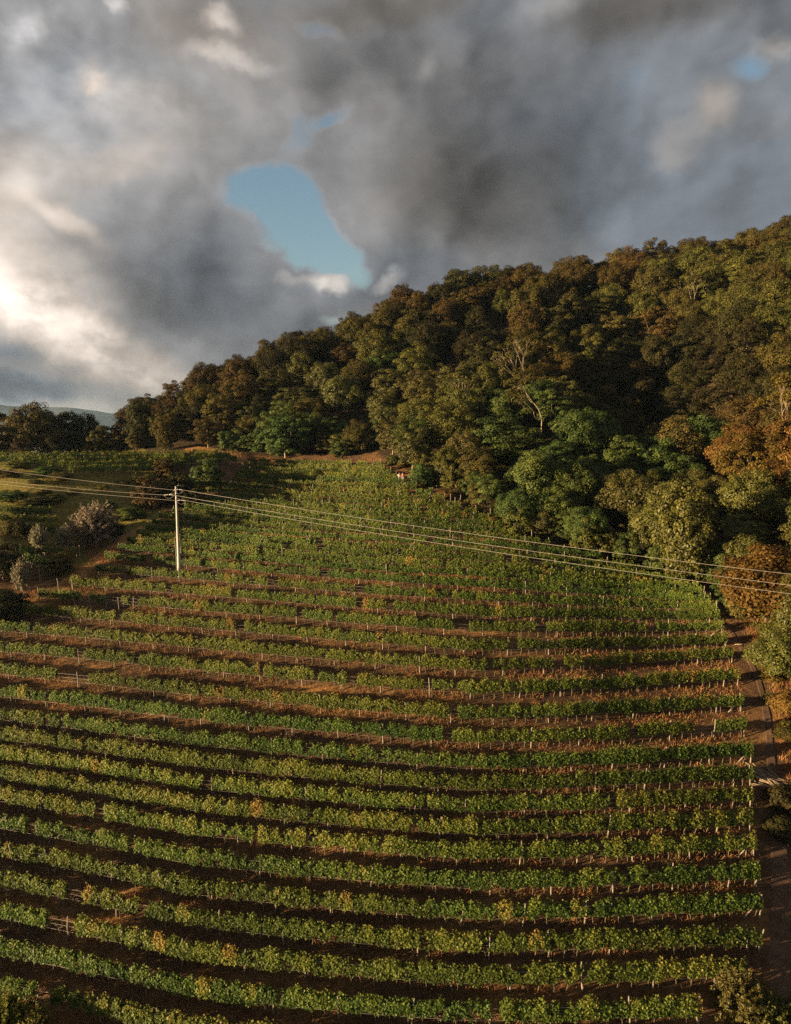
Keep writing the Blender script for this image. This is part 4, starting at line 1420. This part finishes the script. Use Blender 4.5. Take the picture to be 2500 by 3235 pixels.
BLOBS = [  # display x, y, rx, ry, tilt(deg), cover, brightness, warmth
    # blue openings
    (555, 405, 100, 62, 8, -1.5, 0, 0), (610, 480, 95, 70, -40, -1.5, 0, 0), (700, 545, 120, 50, -24, -1.6, 0, 0), (530, 450, 40, 75, 0, -.7, 0, 0),
    (725, 255, 55, 45, 20, -1.15, .02, 0), (640, 290, 75, 50, 20, -.95, .02, 0), (615, 215, 60, 60, 0, -.95, .02, 0), (690, 30, 65, 38, -15, -.95, .02, 0),
    (575, 128, 50, 28, 0, -1.0, 0, 0), (1590, 130, 80, 45, 30, -.75, .02, 0), (1460, 490, 260, 95, -14, -.5, -.045, -.5), (1640, 400, 160, 80, 0, -.15, -.03, -.45),
    (700, 668, 60, 18, 0, -.75, 0, 0), (650, 600, 70, 20, 0, -.5, .0, 0), (20, 690, 70, 40, 0, -.55, 0, -.3), (1330, 240, 40, 70, 0, -.3, 0, -.2),
    # broad masses
    (150, 280, 540, 350, 10, 0, .15, .16), (60, 120, 330, 200, 0, 0, .06, -.1), (1000, 330, 480, 300, 0, .15, -.045, 0), (1560, 200, 330, 330, 0, .1, -.01, -.2), (700, 120, 330, 160, 0, 0, -.01, .05),
    # dark bases
    (1010, 430, 240, 130, -8, .35, -.065, .12), (1230, 330, 190, 100, -15, .3, -.045, -.15), (1330, 40, 230, 80, 0, .3, -.11, .3), (830, 10, 230, 50, 0, .2, -.06, .3),
    (540, 665, 330, 75, -27, .45, -.075, -.1), (290, 590, 200, 50, -24, .3, -.09, .0), (860, 600, 220, 55, 0, .2, -.05, -.12), (470, 540, 110, 130, -20, .35, -.05, -.05), (440, 60, 150, 80, 0, .2, -.03, .45),
    (60, 835, 170, 26, -4, 0, -.13, -.55), (1600, 300, 120, 60, -20, .2, -.03, .1), (40, 770, 90, 22, 0, 0, -.05, -.3), (930, 170, 170, 80, -20, .2, -.03, .05), (60, 470, 110, 36, 8, 0, -.06, .2),
    # lit tops and glow
    (20, 600, 280, 150, -18, .3, .20, .62), (110, 690, 280, 85, -20, .35, .24, .65), (20, 650, 190, 55, -12, .3, .13, .8), (290, 765, 270, 65, -16, .3, .22, .9), (150, 495, 100, 30, -18, .3, .16, .7),
    (0, 400, 180, 120, 0, 0, .07, .5), (260, 345, 110, 50, 30, 0, .05, .4), (130, 880, 330, 40, 0, .3, .16, .5), (60, 40, 70, 34, 25, .2, .32, .05), (235, 5, 40, 22, 0, .2, .30, .1), (475, 38, 42, 36, 0, .3, .30, .15),
    (480, 112, 110, 28, 0, .3, .20, .1), (182, 148, 36, 30, 0, .2, .14, .7), (1640, 98, 70, 36, 5, .7, .26, .35), (1505, 250, 55, 60, 30, .4, .15, .6), (750, 290, 120, 70, -25, .35, .055, 0),
    (830, 250, 42, 62, -25, .35, .075, .1), (1150, 45, 80, 50, 20, .1, .12, 0), (940, 180, 26, 40, 0, .1, .09, .1), (690, 590, 46, 22, 0, 1.0, .32, .5), (815, 605, 40, 18, 0, 1.0, .30, .3), (620, 590, 40, 16, 0, .8, .10, .2),
    (1440, 350, 60, 50, 30, .3, .08, .3), (360, 220, 120, 60, -20, .1, .05, .1), (250, 190, 90, 60, 0, 0, .04, .1),
]
acc = t.n('ShaderNodeCombineXYZ', i={0: 0.0, 1: 0.0, 2: 0.0}).outputs[0]
for (bx, by, rx, ry, tilt, c_, l_, wm) in BLOBS:
    ca, ce = azel(bx, by)
    e1 = azel(bx + 5, by)
    sx = rx * abs(e1[0] - ca) / 5
    sy = ry * abs(azel(bx, by - 5)[1] - ce) / 5
    mp = t.n('ShaderNodeMapping', vector_type='TEXTURE', i={'Vector': aw, 'Location': (ca, ce, 0), 'Rotation': (0, 0, math.radians(tilt)), 'Scale': (sx * 1.55, sy * 1.55, 1)}).outputs[0]
    ln = t.n('ShaderNodeVectorMath', operation='LENGTH', i={0: mp}).outputs['Value']
    fo = t.n('ShaderNodeMapRange', interpolation_type='SMOOTHERSTEP', i={'Value': ln, 'From Min': 0.0, 'From Max': 1.0, 'To Min': 1.0, 'To Max': 0.0}).outputs[0]
    sc_ = t.n('ShaderNodeVectorMath', operation='SCALE', i={0: (c_, l_, wm), 'Scale': fo}).outputs[0]
    acc = t.n('ShaderNodeVectorMath', operation='ADD', i={0: acc, 1: sc_}).outputs[0]
sa = t.n('ShaderNodeSeparateXYZ', i={0: acc})
st = t.n('ShaderNodeMapping', i={'Vector': D, 'Scale': (1.0, 1.0, 1.45)}).outputs[0]
stw = t.n('ShaderNodeVectorMath', operation='ADD', i={0: st, 1: wv}).outputs[0]
stw2 = t.n('ShaderNodeVectorMath', operation='ADD', i={0: stw, 1: wv2}).outputs[0]
wq = t.n('ShaderNodeVectorMath', operation='SCALE', i={0: wv, 'Scale': .35}).outputs[0]
stq = t.n('ShaderNodeVectorMath', operation='ADD', i={0: st, 1: wq}).outputs[0]
big = t.noise(3.4, 5, .52, stq).outputs['Fac']
off_ = t.n('ShaderNodeVectorMath', operation='ADD', i={0: stq, 1: (-.045, .0, .012)}).outputs[0]
big2 = t.noise(3.4, 5, .52, off_).outputs['Fac']


def puffs(vec, sc_):
    v = t.n('ShaderNodeTexVoronoi', voronoi_dimensions='2D', feature='SMOOTH_F1', i={'Vector': vec, 'Scale': sc_, 'Smoothness': .8})
    return t.math('SUBTRACT', .62, v.outputs['Distance'])


def heap(vec):
    return t.math('ADD', t.math('ADD', t.math('MULTIPLY', puffs(vec, 4.2), .75), t.math('MULTIPLY', puffs(vec, 9.5), .34)), t.math('MULTIPLY', puffs(vec, 24.0), .12))


aw3 = t.n('ShaderNodeVectorMath', operation='ADD', i={0: ae, 1: t.n('ShaderNodeVectorMath', operation='SCALE', i={0: wv, 'Scale': .7}).outputs[0]}).outputs[0]
aw3 = t.n('ShaderNodeVectorMath', operation='ADD', i={0: aw3, 1: wv2}).outputs[0]
pf = heap(aw3)
pf2 = heap(t.n('ShaderNodeVectorMath', operation='ADD', i={0: aw3, 1: (-.016, .004, 0)}).outputs[0])
prel = t.math('SUBTRACT', pf, pf2)
pgain = t.n('ShaderNodeMapRange', interpolation_type='SMOOTHSTEP', i={'Value': t.n('ShaderNodeSeparateXYZ', i={0: warp.outputs['Color']}).outputs[2], 'From Min': .40, 'From Max': .62, 'To Min': .5, 'To Max': 2.6}).outputs[0]
relief = t.math('SUBTRACT', big, big2)
fluff = t.math('ADD', t.math('MULTIPLY', t.math('SUBTRACT', big, .5), 1.6), t.math('MULTIPLY', pf, 1.3))
cover = t.math('ADD', t.math('ADD', sa.outputs[0], .62), t.math('MULTIPLY', fluff, 1.05))
mask = t.n('ShaderNodeMapRange', interpolation_type='SMOOTHSTEP', i={'Value': cover, 'From Min': -.18, 'From Max': .66, 'To Min': 0.0, 'To Max': 1.0}).outputs[0]
thin = t.n('ShaderNodeMapRange', interpolation_type='SMOOTHSTEP', i={'Value': cover, 'From Min': .25, 'From Max': .85, 'To Min': .055, 'To Max': 0.0}).outputs[0]
f1 = t.noise(12, 4, .58, stq).outputs['Fac']
brk = t.n('ShaderNodeMapRange', interpolation_type='SMOOTHSTEP', i={'Value': t.math('MULTIPLY_ADD', pf, .25, f1), 'From Min': .36, 'From Max': .66, 'To Min': .35, 'To Max': 1.45}).outputs[0]
pos_ = t.math('MAXIMUM', t.math('SUBTRACT', sa.outputs[1], .10), 0.0)
blob_l = t.math('ADD', t.math('MINIMUM', sa.outputs[1], .10), t.math('MULTIPLY', pos_, brk))
lum = t.math('ADD', t.math('ADD', blob_l, .232), thin)
lum = t.math('MULTIPLY', lum, t.math('ADD', t.math('ADD', t.math('MULTIPLY_ADD', relief, 3.0, 1.0), t.math('MULTIPLY', prel, pgain)), t.math('MULTIPLY_ADD', pf, .36, -.08)))
lum = t.math('MAXIMUM', lum, .06)
wf = t.math('ADD', sa.outputs[2], t.math('MULTIPLY_ADD', big, .6, -.06), clamp=True)
tintc = t.ramp(wf, [(0, (.88, .985, 1.12)), (.3, (1.0, .99, 1.0)), (.5, (1.05, .98, .92)), (1, (1.13, .98, .86))])
cl = t.n('ShaderNodeVectorMath', operation='SCALE', i={0: tintc, 'Scale': lum}).outputs[0]
cl = t.n('ShaderNodeVectorMath', operation='SCALE', i={0: cl, 'Scale': 1.0 / 2 ** EXP}).outputs[0]
SKYK = .21 / 2 ** EXP
nk = t.n('ShaderNodeVectorMath', operation='MULTIPLY', i={0: sky.outputs[0], 1: (1.16 * SKYK, 1.10 * SKYK, 1.08 * SKYK)}).outputs[0]
final = t.mix(mask, nk, cl)
bg = t.n('ShaderNodeBackground', i={'Color': final, 'Strength': 1.0})
w.node_tree.links.new(bg.outputs[0], t.n('ShaderNodeOutputWorld').inputs[0])

w.cycles.sampling_method = 'MANUAL'
w.cycles.sample_map_resolution = 256
vs_ = scene.view_settings
vs_.view_transform = 'Standard'
vs_.look = 'None'
vs_.exposure = EXP
vs_.gamma = 1
vs_.use_curve_mapping = False
cy_ = scene.cycles
cy_.sample_clamp_direct = 4
cy_.sample_clamp_indirect = 2
cy_.max_bounces = 5
cy_.diffuse_bounces = 2
cy_.glossy_bounces = 2
cy_.transmission_bounces = 3
cy_.use_denoising = False
cy_.denoiser = 'OPENIMAGEDENOISE'
cy_.denoising_input_passes = 'RGB_ALBEDO_NORMAL'
